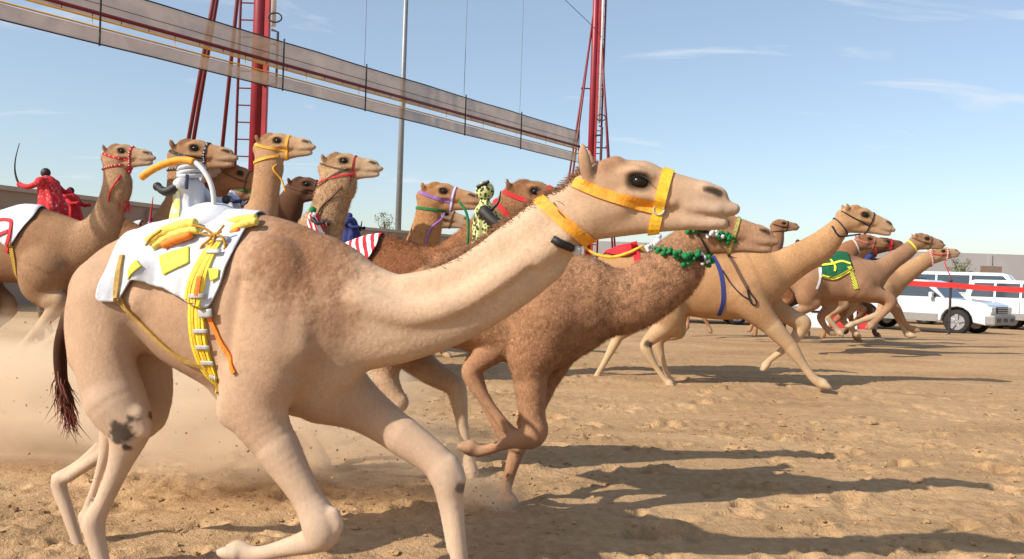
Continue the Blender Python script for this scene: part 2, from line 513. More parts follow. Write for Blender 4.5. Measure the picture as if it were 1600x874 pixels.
COAT = None
HAIR = None
class Camel:
    def __init__(s, label, anchor, yaw, head, neck, coat, torso=None, hump=None, legs=None, tail=None, extra=(), vox=0.017,
                 zlift=0.0, tdx=0.0, tsc=1.0, wool=0.25, flat=.68, legside=(.17, .15), group='camels racing in a pack', ears=1.0, creases=(), legx={}, hairs=0, hlen=.016, hw=.0016, spots=(), sag=None, neckfl=.66, headw=1.0):
        global COAT
        COAT = COAT or coat_mat()
        px, d = anchor
        s.a = R(yaw)
        p = at(px, 437, d)
        zg = float(terrain(p.x, p.y))
        s.O = Vector((p.x, p.y, zg + zlift))
        s.u = Vector((math.cos(s.a), -math.sin(s.a), 0)); s.n = Vector((math.sin(s.a), math.cos(s.a), 0))
        s.M = Matrix.Translation(s.O) @ Matrix.Rotation(-s.a, 4, 'Z')
        s.root = thing('camel', label, 'camel', s.O, -s.a, group)
        s.tw = tsc
        P = s.P
        tr = []     # trunk chains
        tag_ = []
        def chain(pts, fl, k, reg, px_=True, v=0.0):
            q = []
            for t in pts:
                vv = t[3] if len(t) > 3 else v
                if px_:
                    (uu, zz_), sc = P(t[0], t[1], vv), s.mpp(t[0], t[1], vv)
                    q.append((uu, vv, zz_, t[2] * sc))
                else:
                    q.append((t[0] * tsc + tdx, vv * tsc, t[1] * tsc, t[2] * tsc))
            return dict(p=q, fl=fl, k=k, reg=reg)
        tp = torso is None
        T = TEMPLATE
        trunk = [chain(T['torso'] if tp else torso, flat, .06, 'body', not tp)]
        s.torso = trunk[0]['p']
        if tp or hump: trunk.append(chain(T['hump'] if tp else hump, .55, .10, 'hump', not tp))
        for e in extra:
            trunk.append(chain(e[0], e[1], e[2], e[3]))
        # head frame
        pl, lp = np.array(P(*head[0])), np.array(P(*head[1]))
        ax0 = HP1 - HP0; L0 = np.hypot(*ax0)
        ax1 = lp - pl; s.hs = float(np.hypot(*ax1) / L0)
        a0 = math.atan2(-ax0[1], ax0[0]); a1 = math.atan2(ax1[1], ax1[0])
        rot = a1 - a0
        ca, sa = math.cos(rot), math.sin(rot)
        def hp(x, y):
            X, Y = (x - HP0[0]) * s.hs, -(y - HP0[1]) * s.hs
            return (pl[0] + ca * X - sa * Y, pl[1] + sa * X + ca * Y)
        s.hp = hp
        def hchain(c, minr=0):
            out = []
            for sg in ((1, -1) if c[3] else (1,)):
                out.append(dict(p=[(*(lambda q: (q[0], sg * t[2] * s.hs * headw, q[1]))(hp(t[0], t[1])), max(t[3] * s.hs, minr)) for t in c[0]],
                                fl=c[1] * (headw if c[1] < 5 else 1), k=c[2] * s.hs, reg=c[4]))
            return out
        # neck: from the trunk to the poll
        nb = [] if not tp else [(.50 * tsc + tdx, 0, 1.36 * tsc, .27 * tsc), (.74 * tsc + tdx, 0, 1.34 * tsc, .19 * tsc)]
        nk = chain(neck, neckfl, .06, 'neck')
        e1 = hp(925, 322)
        nk['p'] = nb + nk['p'] + [(e1[0], 0, e1[1], 37 * s.hs)]
        s.neck = nk['p']
        trunk.append(nk)
        for c in HEAD: trunk += hchain(c)
        if ears:
            for c in EARS: trunk += hchain(([(t[0], 282 - (282 - t[1]) * ears, t[2] * (.75 + .25 * ears), t[3]) for t in c[0]],) + c[1:], vox * .55)
        groups = [trunk]
        lg = T['legs'] if legs is None else legs
        tl = legs is None
        for key, pts in lg.items():
            v = (-1 if key[0] == 'n' else 1) * legside[0 if key[1] == 'f' else 1]
            c = chain(pts, .82 if key[1] == 'f' else .8, .025, 'leg', not tl, v if not tl else v)
            # the upper leg tucks toward the trunk
            q = c['p']; q[0] = (q[0][0], q[0][1] * .72, q[0][2], q[0][3])
            c['kb'] = .07
            f0, f1 = q[-2], q[-1]
            rr = max(f1[3], vox * 1.3)
            # two toes of the padded foot
            dx_, dz_ = f1[0] - f0[0], f1[2] - f0[2]; ll = math.hypot(dx_, dz_) + 1e-6
            toes = [dict(p=[(f1[0], f1[1] + sg * rr * .45, f1[2], rr * .66), (f1[0] + dx_ / ll * rr * .8, f1[1] + sg * rr * .62, f1[2] + dz_ / ll * rr * .7, rr * .54), (f1[0] + dx_ / ll * rr * 1.35, f1[1] + sg * rr * .72, f1[2] + dz_ / ll * rr * 1.2, rr * .3)], fl=1.0, k=rr * .15, reg='foot') for sg in (-1, 1)]
            upper = dict(p=q[:4], fl=.8, k=.03, reg='thigh', kb=.08); lower = dict(p=q[2:], fl=.9, k=.02, reg='leg')
            more = [dict(chain(e[0], e[1], e[2], 'leg'), ) for e in legx.get(key, ())]
            groups.append([upper, lower] + toes + more)
            tag_ += [upper, lower] + toes + more
        td = tail if tail is not None else (T['tail'] if tp else None)
        if td:
            c = chain(td, 1.0, .02, 'tail', tail is not None); c['kb'] = .04
            for i, q in enumerate(c['p']): c['p'][i] = (q[0], q[1], q[2], max(q[3], vox * .9))
            groups.append([c]); tag_.append(c)
        s.tail = c['p'] if td else None
        subs = []
        for c in HSUB: subs += hchain(c, vox * (.35 if c[4] != 'mouth' else .25))
        hsubs = list(subs)
        for (pts, r_k) in creases: subs.append(chain(pts, 1.0, r_k, 'crease'))
        V, Q = build_field(groups, vox, subs)
        # light smoothing
        E = np.vstack([Q[:, [0, 1]], Q[:, [1, 2]], Q[:, [2, 3]], Q[:, [3, 0]]])
        for _ in range(1 if vox < .012 else 3):
            acc = np.zeros_like(V); cn = np.zeros(len(V))
            np.add.at(acc, E[:, 0], V[E[:, 1]]); np.add.at(acc, E[:, 1], V[E[:, 0]])
            np.add.at(cn, E[:, 0], 1); np.add.at(cn, E[:, 1], 1)
            V = V * .55 + .45 * acc / cn[:, None]
        s.V, s.Q = V, Q
        # coat colours by region
        base = np.array(coat['base']); reg = dict(body=base, neck=np.array(coat.get('neck', base)), hump=np.array(coat.get('hump', base * .75)),
            head=np.array(coat.get('head', base)), muzzle=np.array(coat.get('muzzle', base * 1.1)), leg=np.array(coat.get('leg', base * 1.1)),
            thigh=np.array(coat.get('thigh', base)), foot=np.array(coat.get('foot', base * 1.1)), ear=base * .9, crown=np.array(coat.get('hump', base * .8)),
            tail=np.array(coat.get('tail', base * .5)), shoulder=np.array(coat.get('thigh', base)), chest=np.array(coat.get('leg', base)), wither=np.array(coat.get('hump', base * .75)))
        wl_ = dict(body=.3, hump=1.0, neck=.55, head=.12, muzzle=.0, leg=.05, thigh=.35, foot=0, ear=.1, crown=.5, tail=.6, shoulder=.35, chest=.3, wither=1.0)
        X, Y, Z = V[:, 0], V[:, 1], V[:, 2]
        cw = np.zeros(len(V)); cc = np.zeros((len(V), 3)); ww = np.zeros(len(V))
        for c in trunk + tag_:
            b0, b1 = chain_box(chain_pts(c, 2), c['fl'], .12)
            m = ((V > b0) & (V < b1)).all(1)
            if not m.any(): continue
            dd = chain_eval(c, X[m], Y[m], Z[m], 2)
            w = np.exp(-np.clip(dd, -.05, 1) / .028)
            cw[m] += w; cc[m] += w[:, None] * reg[c['reg']]; ww[m] += w * wl_[c['reg']]
        cw = np.maximum(cw, 1e-9)
        cc /= cw[:, None]; ww = ww / cw * wool * 2.0
        # dark skin round eyes, nostrils and in the mouth
        for c in hsubs:
            dd = chain_eval(c, X, Y, Z, 2)
            rad = {'eye': 8.0, 'nostril': 3.5, 'mouth': 1.0, 'fold': 1.0, 'earcup': 0.5}[c['reg']] * s.hs
            m = np.clip(1 - np.maximum(dd, 0) / rad, 0, 1) ** .7 * {'eye': .94, 'nostril': .92, 'mouth': .7, 'fold': .25, 'earcup': .4}[c['reg']]
            cc = cc * (1 - m[:, None]) + np.array([.018, .012, .009]) * m[:, None]
        for sp in spots:
            (sx_, sy_, v, r_, colr) = sp[:5]; soft = sp[5] if len(sp) > 5 else 0
            uu, zz_ = P(sx_, sy_, v); rr = r_ * s.mpp(sx_, sy_, v)
            d2 = np.sqrt((X - uu) ** 2 + (Z - zz_) ** 2 + ((Y - v) * .4) ** 2)
            d2 = d2 + .35 * rr * vnoise(X * 38, Z * 38, 5) + .35 * rr * vnoise(X * 90, Z * 90, 3)
            m = (smooth(1.15, .8, d2 / rr) * .9 if not soft else smooth(1.25, .25, d2 / rr) * .85) * (np.sign(Y) == np.sign(v) if not soft else 1)
            if soft: ww = ww + m * soft
            cc = cc * (1 - m[:, None]) + np.array(colr) * m[:, None]
        ca4 = np.concatenate([cc, np.ones((len(cc), 1))], 1)
        s.body = np_mesh('body', V, Q, COAT, s.root, {'coat': ('FLOAT_COLOR', ca4), 'wool': ('FLOAT', ww)})
        s.bvh = BVHTree.FromPolygons([Vector(v) for v in V], [tuple(q) for q in Q.tolist()])
        if hairs: s.fur(cc, ww, hairs, hlen, hw)
        # eyes
        for sg in (-1, 1):
            uu, zz_ = hp(1000, 286)
            r_ = 12.0 * s.hs
            mb = MB().ball((uu, sg * 22.5 * s.hs * headw, zz_), (r_ * 1.12, r_ * .9, r_ * .86), 14, 10)
            eo = mb.build('eye', mat('camel_eye', (.012, .008, .006), .22, var=.05, spec=.35), s.root, True)
            lash = MB()
            for k in range(9):
                x0 = 988 + k * 2.9; y0 = 281 - 5 * math.sin(math.pi * k / 8)
                a_, b_ = hp(x0, y0), hp(x0 + (k - 3) * .8, y0 + 5)
                lash.tube([(a_[0], sg * 31 * s.hs * headw, a_[1]), (b_[0], sg * 38 * s.hs * headw, b_[1])], [1.1 * s.hs, .3 * s.hs], 4)
            if s.hs > .0011: lash.build('eyelashes', mat('lash', (.02, .014, .01), .7), eo)['kind'] = 'stuff'
    def fur(s, cc, ww, count, ln, wd):
        """short coat hairs rooted all over the body, longer and curlier on the wool"""
        global HAIR
        HAIR = HAIR or hair_mat()
        h = np.random.default_rng(int(count) + len(s.V))
        V, Q = s.V, s.Q
        a, b, c, d = (V[Q[:, k]] for k in range(4))
        nrm = np.cross(c - a, d - b); ar = np.linalg.norm(nrm, axis=1) + 1e-12
        nrm /= ar[:, None]
        wgt = ar * np.where(nrm[:, 1] > .55, .1, 1.0)
        f = h.choice(len(Q), int(count), p=wgt / wgt.sum())
        u, v = h.random((2, len(f)))
        lerp = lambda A0: (A0[Q[f, 0]] * ((1 - u) * (1 - v))[:, None] + A0[Q[f, 1]] * (u * (1 - v))[:, None] + A0[Q[f, 2]] * (u * v)[:, None] + A0[Q[f, 3]] * ((1 - u) * v)[:, None])
        vn = np.zeros_like(V)
        for k in range(4): np.add.at(vn, Q[:, k], nrm)
        vn /= np.linalg.norm(vn, axis=1)[:, None] + 1e-9
        p, n_, col_ = lerp(V), lerp(vn), lerp(cc)
        w = np.clip(lerp(ww[:, None])[:, 0], 0, 1.3)
        n_ /= np.linalg.norm(n_, axis=1)[:, None]
        flow = np.tile(np.array([-.75, 0, -.55]), (len(f), 1)) + h.normal(0, 1, (len(f), 3)) * (.14 + .9 * w)[:, None]
        t = flow - n_ * (flow * n_).sum(1)[:, None]
        t /= np.linalg.norm(t, axis=1)[:, None] + 1e-9
        sd_ = np.cross(n_, t)
        dr = t + n_ * (.28 + .55 * w * h.random(len(f)))[:, None]
        dr /= np.linalg.norm(dr, axis=1)[:, None]
        L = ln * (.55 + .9 * w) * (.5 + h.random(len(f)))
        dark_ = col_.sum(1) < .12
        L[dark_] *= .5
        w2 = wd * (.7 + .6 * h.random(len(f)))[:, None] / 2
        base = p - n_ * .0015
        P3 = np.stack([base + sd_ * w2, base - sd_ * w2, p + dr * L[:, None]], 1).reshape(-1, 3)
        cl_ = vnoise(p[:, 0] * 34 + p[:, 1] * 19, p[:, 2] * 36 - p[:, 1] * 27, 31) + .5 * vnoise(p[:, 0] * 70, p[:, 2] * 70 + p[:, 1] * 60, 32)
        tint = (.97 + (h.random(len(f)) - .5) * (.12 + .2 * np.clip(w, 0, 1)) + 1.15 * cl_ * np.clip(w, 0, 1))[:, None]
        cl = np.repeat(col_ * tint, 3, 0); cl = np.concatenate([cl, np.ones((len(cl), 1))], 1)
        o = np_mesh('coat_hair', P3, np.arange(len(P3)).reshape(-1, 3), HAIR, s.body, {'coat': ('FLOAT_COLOR', cl)})
        o.data.normals_split_custom_set_from_vertices(np.repeat(n_, 3, 0).tolist())
        o['kind'] = 'stuff'
    # -- pixel to the camel's own frame
    def P(s, px, py, v=0.0):
        r = ray(px, py)
        den = r.x * s.n.x + r.y * s.n.y
        t = (v - ((CAM.x - s.O.x) * s.n.x + (CAM.y - s.O.y) * s.n.y)) / den
        w = CAM + r * t - s.O
        return (w.x * s.u.x + w.y * s.u.y, w.z)
    def mpp(s, px, py, v=0.0):
        r = ray(px, py)
        den = r.x * s.n.x + r.y * s.n.y
        t = (v - ((CAM.x - s.O.x) * s.n.x + (CAM.y - s.O.y) * s.n.y)) / den
        return t / FPX
    def side(s, u, z, sg=-1, default=0.0):
        h = s.bvh.ray_cast(Vector((u, sg * 1.5, z)), Vector((0, -sg, 0)))
        return h[0].y if h[0] is not None else default
    # -- tack
    def band(s, c, dirv, width, mat_, name='strap', parent=None, th=.005, Rr=.35, n=40, soft=2, bead=None):
        """strap round the head or neck; c centre (u,z), dirv in-plane direction (u,z)"""
        d = Vector((dirv[0], 0, dirv[1])).normalized(); e2 = Vector((0, 1, 0)); w = d.cross(e2)
        rows = []
        for q in (-.5, 0, .5):
            cc = Vector((c[0], 0, c[1])) + w * width * q
            rr = []
            for k in range(n):
                o = d * math.cos(2 * math.pi * k / n) + e2 * math.sin(2 * math.pi * k / n)
                hit = s.bvh.ray_cast(cc + o * Rr, -o)
                rr.append((hit[0] - cc).length if hit[0] is not None and (hit[0] - cc).dot(o) > 0 else .08)
            rr = np.array(rr)
            for _ in range(soft):
                rr = np.maximum(rr, (np.roll(rr, 1) + np.roll(rr, -1)) / 2)
            rows.append((cc, rr))
        V, F = [], []
        ring = []
        for j, (cc, rr) in enumerate(rows):
            for layer in (th, -.004):
                b = len(V)
                for k in range(n):
                    o = d * math.cos(2 * math.pi * k / n) + e2 * math.sin(2 * math.pi * k / n)
                    V.append(cc + o * (rr[k] + layer))
                ring.append(b)
        o0, i0, o1, i1, o2, i2 = ring
        for k in range(n):
            k2 = (k + 1) % n
            F += [(o0 + k, o0 + k2, o1 + k2, o1 + k), (o1 + k, o1 + k2, o2 + k2, o2 + k),
                  (i0 + k2, i0 + k, o0 + k, o0 + k2), (i2 + k, i2 + k2, o2 + k2, o2 + k)]
        loop = [rows[1][0] + (d * math.cos(2 * math.pi * k / n) + e2 * math.sin(2 * math.pi * k / n)) * (rows[1][1][k] + th) for k in range(n)]
        return mesh_obj(name, V, F, mat_, parent or s.root, False), loop
    def strap(s, pts, width, mat_, name='strap', parent=None, sg=-1, th=.006, n=8, px=True, tile=None, taper=None):
        """strap laid on one flank, pts in pixels (or own frame)"""
        q = [s.P(a, b, sg * .2) if px else (a, b) for a, b in pts]
        C = catmull(q, n)
        V, F = [], []
        last = sg * .2
        for i, p in enumerate(C):
            t = C[min(i + 1, len(C) - 1)] - C[max(i - 1, 0)]
            t = t / (np.hypot(*t) + 1e-9); w = np.array([-t[1], t[0]])
            ys = []
            for k in (-.5, 0, .5):
                r_ = p + w * width * k
                y = s.side(r_[0], r_[1], sg, last); ys.append(y)
            if i == 0: last = ys[1]
            ys = [min(max(y, last - .045), last + .045) for y in ys]
            last = ys[1]
            for k, y in zip((-.5, 0, .5), ys):
                r_ = p + w * width * k
                V += [(r_[0], y + sg * th, r_[1]), (r_[0], y - sg * .003, r_[1])]
        for i in range(len(C) - 1):
            b, c = i * 6, (i + 1) * 6
            for k in (0, 2):
                F.append((b + k, b + k + 2, c + k + 2, c + k))
            F += [(b + 1, b, c, c + 1), (b + 4, b + 5, c + 5, c + 4)]
        if sg > 0: F = [f[::-1] for f in F]
        return mesh_obj(name, V, F, mat_, parent or s.root, False)
    def cloth(s, u0, u1, low, mat_, name='saddle_cloth', parent=None, off=.014, nu=40, nv=40, far=None, wr=.01, zc=None, top=105, thick=.007):
        """cloth draped over the back; low(u) is the height of its lower edge"""
        us = np.linspace(u0, u1, nu)
        tor = np.array(s.torso)
        V = []
        for i, u in enumerate(us):
            z0 = zc if zc is not None else float(np.interp(u, tor[:, 0], tor[:, 2]))
            pl = []
            for th_ in np.linspace(-top, top, 110):
                o = Vector((0, math.sin(R(th_)), math.cos(R(th_))))
                c0 = Vector((u, 0, z0))
                hit = s.bvh.ray_cast(c0 + o * 1.0, -o)
                if hit[0] is None: continue
                pl.append(hit[0] + o * off)
            pl = [p for p in pl if p.z > (low(u) if p.y < 0 else (far or low)(u))]
            if len(pl) < 4:
                pl = [Vector((u, -.02, z0 + .3)), Vector((u, .02, z0 + .3))]
            A = np.array(pl)
            L = np.concatenate([[0], np.cumsum(np.linalg.norm(np.diff(A, axis=0), axis=1))])
            tt = np.linspace(0, L[-1], nv)
            A = np.stack([np.interp(tt, L, A[:, k]) for k in range(3)], 1)
            V.append(A)
        V = np.array(V)
        # let it hang: soften hollows, add folds
        for _ in range(2):
            V[1:-1] = V[1:-1] * .6 + .2 * (V[:-2] + V[2:])
        ang = np.linspace(-1, 1, nv)
        uu = V[:, :, 0]; zz_ = V[:, :, 2]
        fold = vnoise(uu * 9 + zz_ * 3, zz_ * 4, 11) + .5 * vnoise(uu * 22, zz_ * 9 - uu * 8, 12)
        amp = wr * (.5 + np.abs(ang))[None, :]
        V[:, :, 1] += np.sign(V[:, :, 1]) * np.abs(fold + .35) * amp * np.minimum(1, np.abs(V[:, :, 1]) / .1)
        V[:, :, 2] += np.abs(fold) * wr * .5
        b = V.reshape(-1, 3)
        F = [(i * nv + j, (i + 1) * nv + j, (i + 1) * nv + j + 1, i * nv + j + 1) for i in range(nu - 1) for j in range(nv - 1)]
        o = mesh_obj(name, b, F, mat_, parent or s.root, True)
        m = o.modifiers.new('thickness', 'SOLIDIFY'); m.thickness = thick; m.offset = 1
        # the cloth becomes a surface that later straps lie on
        s.cbvh = BVHTree.FromPolygons([Vector(v) for v in s.V] + [Vector(v) for v in b], [tuple(q) for q in s.Q.tolist()] + [tuple(i + len(s.V) for i in f) for f in F])
        return o
    def halter(s, m1, m2=None, collar=None, wid=14, slant=False, lead=None):
        """nose band, cheek straps and throat band, all in the head pattern's units"""
        m2 = m2 or m1
        h = s.hs
        hp = s.hp
        def d(a, b):
            p, q = hp(*a), hp(*b); return (q[0] - p[0], q[1] - p[1])
        root, lp = s.band(hp(1032, 322), d((1025, 372), (1048, 266)), wid * h, m1, 'halter', th=4 * h, Rr=75 * h)
        root.name = 'halter'
        loops = [lp]
        for sg in (-1, 1):
            s.strap([hp(1030, 329), hp(985, 318), hp(940, 304), hp(895, 285)], wid * h, m2, 'cheek_strap', root, sg, th=4 * h, px=False)
        if collar:
            cm, w = collar
            if slant:
                cen, dv = hp(886, 352), d((918, 384), (845, 322))
            else:
                e_, p_ = np.array([s.neck[-1][0], s.neck[-1][2]]), np.array([s.neck[-2][0], s.neck[-2][2]])
                ax_ = (e_ - p_) / np.hypot(*(e_ - p_))
                cen = e_ - ax_ * 34 * h
                dv = (ax_[1] * .95 - .15 * ax_[0], -ax_[0] * .95 - .15 * ax_[1])
            o, lp2 = s.band(cen, dv, w * h, cm, 'throat_strap', root, th=5 * h, Rr=85 * h)
            loops.append(lp2)
        if lead:
            p0 = hp(1000, 372)
            pts = [(p0[0], -.02, p0[1])]
            for (a, b) in lead:
                q = hp(a, b); pts.append((q[0], min(s.side(q[0], q[1], -1, -18 * h) - 6 * h, -14 * h), q[1]))
            MB().tube(catmull(pts, 6), 4.0 * h, 6).build('lead_rope', m2, root, True)
        s.hroot = root
        return root, loops
    def band_px(s, p, q, width, mat_, name, parent, **k):
        a, b = s.P(*p), s.P(*q)
        return s.band(((a[0] + b[0]) / 2, (a[1] + b[1]) / 2), (b[0] - a[0], b[1] - a[1]), width, mat_, name, parent, **k)
    def beads(s, loops, mats, r, parent, step=1, pom=False):
        for lp in loops:
            n = len(lp)
            for mi, m_ in enumerate(mats):
                mb = MB()
                for k in range(0, n):
                    if (k // step) % len(mats) == mi:
                        mb.ball(lp[k], r, 7, 5)
                mb.build('bead_row', m_, parent, True)['kind'] = 'stuff'
# ------------------------------------------------------------------ the ground: one sheet of churned sand to the horizon
def axis(fine0, fine1, step, out0, out1, grow=1.16):
    a = list(np.arange(fine0, fine1 + 1e-6, step))
    s_ = step
    lo = [fine0]
    while lo[-1] > out0:
        s_ *= grow; lo.append(lo[-1] - s_)
    s_ = step; hi = [fine1]
    while hi[-1] < out1:
        s_ *= grow; hi.append(hi[-1] + s_)
    return np.array(lo[1:][::-1] + a + hi[1:])
gx = axis(-3.6, 6.0, .026, -1500, 1500)
gy = axis(2.6, 8.5, .026, -60, 2500, 1.022)
GX, GY = np.meshgrid(gx, gy, indexing='ij')
GZ = terrain(GX, GY)
near = 1 - smooth(9, 30, GY)
onfield = (1 - smooth(23.5, 26, GY)) * (1 - smooth(30, 60, np.abs(GX)))
und = .05 * vnoise(GX * .5, GY * .7, 1) + .035 * vnoise(GX * 1.3, GY * 2.2, 2)
rough = .022 * vnoise(GX * 3.1, GY * 5.0, 3) + .013 * vnoise(GX * 8, GY * 11, 4) + .012 * np.abs(vnoise(GX * 15, GY * 19, 8)) + .012 * vnoise(GX * 23, GY * 27, 5)
patch = smooth(-.15, .2, vnoise(GX * .8, GY * 1.1, 9) + .4 * vnoise(GX * 2.5, GY * 2.5, 10))
GZ = GZ + onfield * (und + rough * near * (.35 + .9 * patch))
# long drag lines along the run of the track
GZ += onfield * near * .008 * vnoise(GX * .35 + GY * .1, (GY + .06 * GX) * 9, 6)
# footprints with pushed-up rims and kicked clods
hr = np.random.default_rng(3)
def dent(x, y, r, dep, ang, el=1.5):
    i0, i1 = np.searchsorted(gx, [x - 3 * r, x + 3 * r]); j0, j1 = np.searchsorted(gy, [y - 3 * r, y + 3 * r])
    if i1 - i0 < 2 or j1 - j0 < 2: return
    X, Y = GX[i0:i1, j0:j1] - x, GY[i0:i1, j0:j1] - y
    a, b = X * math.cos(ang) + Y * math.sin(ang), -X * math.sin(ang) + Y * math.cos(ang)
    q = np.sqrt((a / el) ** 2 + b ** 2) / r + .5 * vnoise(X * 16 + x * 9, Y * 16 + y * 7, 21)
    GZ[i0:i1, j0:j1] += -dep * (1 - smooth(.55, 1.0, q)) + dep * .55 * np.exp(-((q - 1.25) / .28) ** 2) * (a > -.3 * r)
for _ in range(620):
    y = 2.8 + 9.5 * hr.random() ** 1.3
    x = (hr.random() * 2 - 1) * (.72 * y + .8)
    dent(x, y, .05 + .06 * hr.random(), .02 + .045 * hr.random() * hr.random(), hr.normal(0.0, .5), 1.1 + .9 * hr.random())
for _ in range(24):
    y = 2.9 + 6 * hr.random(); x = (hr.random() * 2 - 1) * (.7 * y + .6)
    dent(x, y, .08 + .05 * hr.random(), .05 + .03 * hr.random(), hr.normal(.1, .4), 1.6)
nx_, ny_ = GX.shape
ii = np.arange(nx_ * ny_).reshape(nx_, ny_)
Qg = np.stack([ii[:-1, :-1], ii[1:, :-1], ii[1:, 1:], ii[:-1, 1:]], -1).reshape(-1, 4)

def sand_mat():
    m = bpy.data.materials.new('sand'); m.use_nodes = True
    nt = m.node_tree; N, L = nt.nodes, nt.links; b = N['Principled BSDF']
    b.inputs['Roughness'].default_value = .95; b.inputs['Specular IOR Level'].default_value = .15
    g = N.new('ShaderNodeNewGeometry')
    def noise(s, det, sc=(1, 1, 1), dist=0):
        mp_ = N.new('ShaderNodeMapping'); mp_.inputs['Scale'].default_value = sc
        L.new(g.outputs['Position'], mp_.inputs[0])
        n = N.new('ShaderNodeTexNoise'); n.inputs['Scale'].default_value = s; n.inputs['Detail'].default_value = det
        n.inputs['Distortion'].default_value = dist
        L.new(mp_.outputs[0], n.inputs['Vector']); return n.outputs['Fac']
    r = N.new('ShaderNodeValToRGB')
    e = r.color_ramp.elements
    e[0].position = .3; e[0].color = (*c3(146, 114, 80, SANDK), 1)
    e[1].position = .72; e[1].color = (*c3(198, 163, 122, SANDK), 1)
    mx = N.new('ShaderNodeMath'); mx.operation = 'ADD'
    m1 = N.new('ShaderNodeMath'); m1.operation = 'MULTIPLY'; m1.inputs[1].default_value = .55
    m2 = N.new('ShaderNodeMath'); m2.operation = 'MULTIPLY'; m2.inputs[1].default_value = .45
    L.new(noise(.9, 8, (.5, 1.6, 1), .4), m1.inputs[0]); L.new(noise(14, 6), m2.inputs[0])
    L.new(m1.outputs[0], mx.inputs[0]); L.new(m2.outputs[0], mx.inputs[1])
    L.new(mx.outputs[0], r.inputs[0]); L.new(r.outputs[0], b.inputs['Base Color'])
    hm = N.new('ShaderNodeMath'); hm.operation = 'ADD'
    k1 = N.new('ShaderNodeMath'); k1.operation = 'MULTIPLY'; k1.inputs[1].default_value = .5
    L.new(noise(120, 5), k1.inputs[0]); L.new(noise(38, 6, (1, 1.2, 1), .5), hm.inputs[0]); L.new(k1.outputs[0], hm.inputs[1])
    bp = N.new('ShaderNodeBump'); bp.inputs['Strength'].default_value = .8; bp.inputs['Distance'].default_value = .02
    L.new(hm.outputs[0], bp.inputs['Height']); L.new(bp.outputs[0], b.inputs['Normal'])
    return m
def c3(r, g, b, k=1.0):
    return tuple(x * k for x in srgb(r, g, b))
SANDK = 1.0
SAND_M = sand_mat()
ground = np_mesh('ground', np.stack([GX, GY, GZ], -1).reshape(-1, 3), Qg, SAND_M)
tag(ground, kind='structure')
def gz(x, y):
    i = int(np.clip(np.searchsorted(gx, x), 1, nx_ - 1)); j = int(np.clip(np.searchsorted(gy, y), 1, ny_ - 1))
    return float(GZ[i, j])

# loose clods and crumbs of sand
cl_v, cl_f = [], []
ico = MB().ball((0, 0, 0), 1.0, 6, 4)
iv = np.array(ico.v)
for k in range(7500):
    if k < 5200:
        y = 2.8 + 6.5 * hr.random() ** 1.5
    else:
        y = 6 + 8 * hr.random()
    x = (hr.random() * 2 - 1) * (.68 * y + .6)
    if vnoise(np.array([x * .8]), np.array([y * 1.1]), 9)[0] < -.12 and hr.random() < .8: continue
    r_ = .004 + .014 * hr.random() ** 3
    if hr.random() < .015: r_ *= 2.2
    sc = np.array([1 + .5 * hr.random(), .8 + .5 * hr.random(), .5 + .3 * hr.random()]) * r_
    j = iv * sc * (1 + .35 * hr.normal(size=(len(iv), 1)))
    b_ = len(cl_v)
    cl_v += (j + np.array([x, y, gz(x, y) + r_ * .15])).tolist()
    cl_f += [tuple(i + b_ for i in f) for f in ico.f]
tag(mesh_obj('sand_clods', cl_v, cl_f, SAND_M), 'loose clods and crumbs of sand scattered over the track', 'clods', kind='stuff')
# ------------------------------------------------------------------ the camels
def c3(r, g, b, k=1.0):
    return tuple(x * k for x in srgb(r, g, b))
ALB = .72
PALE = dict(base=c3(202, 163, 131, ALB), neck=c3(224, 190, 158, ALB), hump=c3(160, 112, 80, ALB), head=c3(208, 170, 136, ALB), muzzle=c3(212, 182, 156, ALB),
            leg=c3(224, 194, 166, ALB), thigh=c3(212, 174, 142, ALB), foot=c3(220, 198, 172, ALB), tail=c3(74, 44, 30, ALB))
BROWN = dict(base=c3(192, 144, 108, ALB), neck=c3(194, 146, 110, ALB), hump=c3(166, 114, 80, ALB), head=c3(192, 144, 106, ALB), muzzle=c3(198, 160, 128, ALB),
             leg=c3(200, 152, 116, ALB), thigh=c3(192, 142, 104, ALB), foot=c3(196, 160, 126, ALB), tail=c3(70, 42, 28, ALB))
REDBROWN = dict(base=c3(150, 96, 62, ALB), neck=c3(166, 112, 74, ALB), hump=c3(132, 80, 50, ALB), head=c3(180, 130, 92, ALB), muzzle=c3(190, 150, 120, ALB),
                leg=c3(232, 202, 168, ALB), thigh=c3(190, 146, 112, ALB), foot=c3(220, 190, 156, ALB), tail=c3(60, 36, 24, ALB))
TAN = dict(base=c3(196, 148, 104, ALB), neck=c3(208, 160, 114, ALB), hump=c3(172, 122, 80, ALB), head=c3(204, 160, 118, ALB), muzzle=c3(206, 172, 140, ALB),
           leg=c3(220, 186, 146, ALB), thigh=c3(204, 158, 114, ALB), foot=c3(220, 190, 154, ALB), tail=c3(80, 50, 34, ALB))
SAND = dict(base=c3(166, 124, 90, ALB), neck=c3(190, 150, 114, ALB), hump=c3(134, 94, 64, ALB), head=c3(194, 154, 116, ALB), muzzle=c3(202, 174, 146, ALB),
            leg=c3(210, 178, 142, ALB), thigh=c3(176, 136, 102, ALB), foot=c3(214, 184, 150, ALB), tail=c3(70, 44, 30, ALB))
DARK = dict(base=c3(104, 68, 46, ALB), neck=c3(112, 74, 52, ALB), hump=c3(84, 54, 38, ALB), head=c3(116, 80, 58, ALB), muzzle=c3(132, 98, 76, ALB),
            leg=c3(126, 88, 62, ALB), thigh=c3(108, 72, 50, ALB), foot=c3(120, 88, 64, ALB), tail=c3(40, 26, 18, ALB))

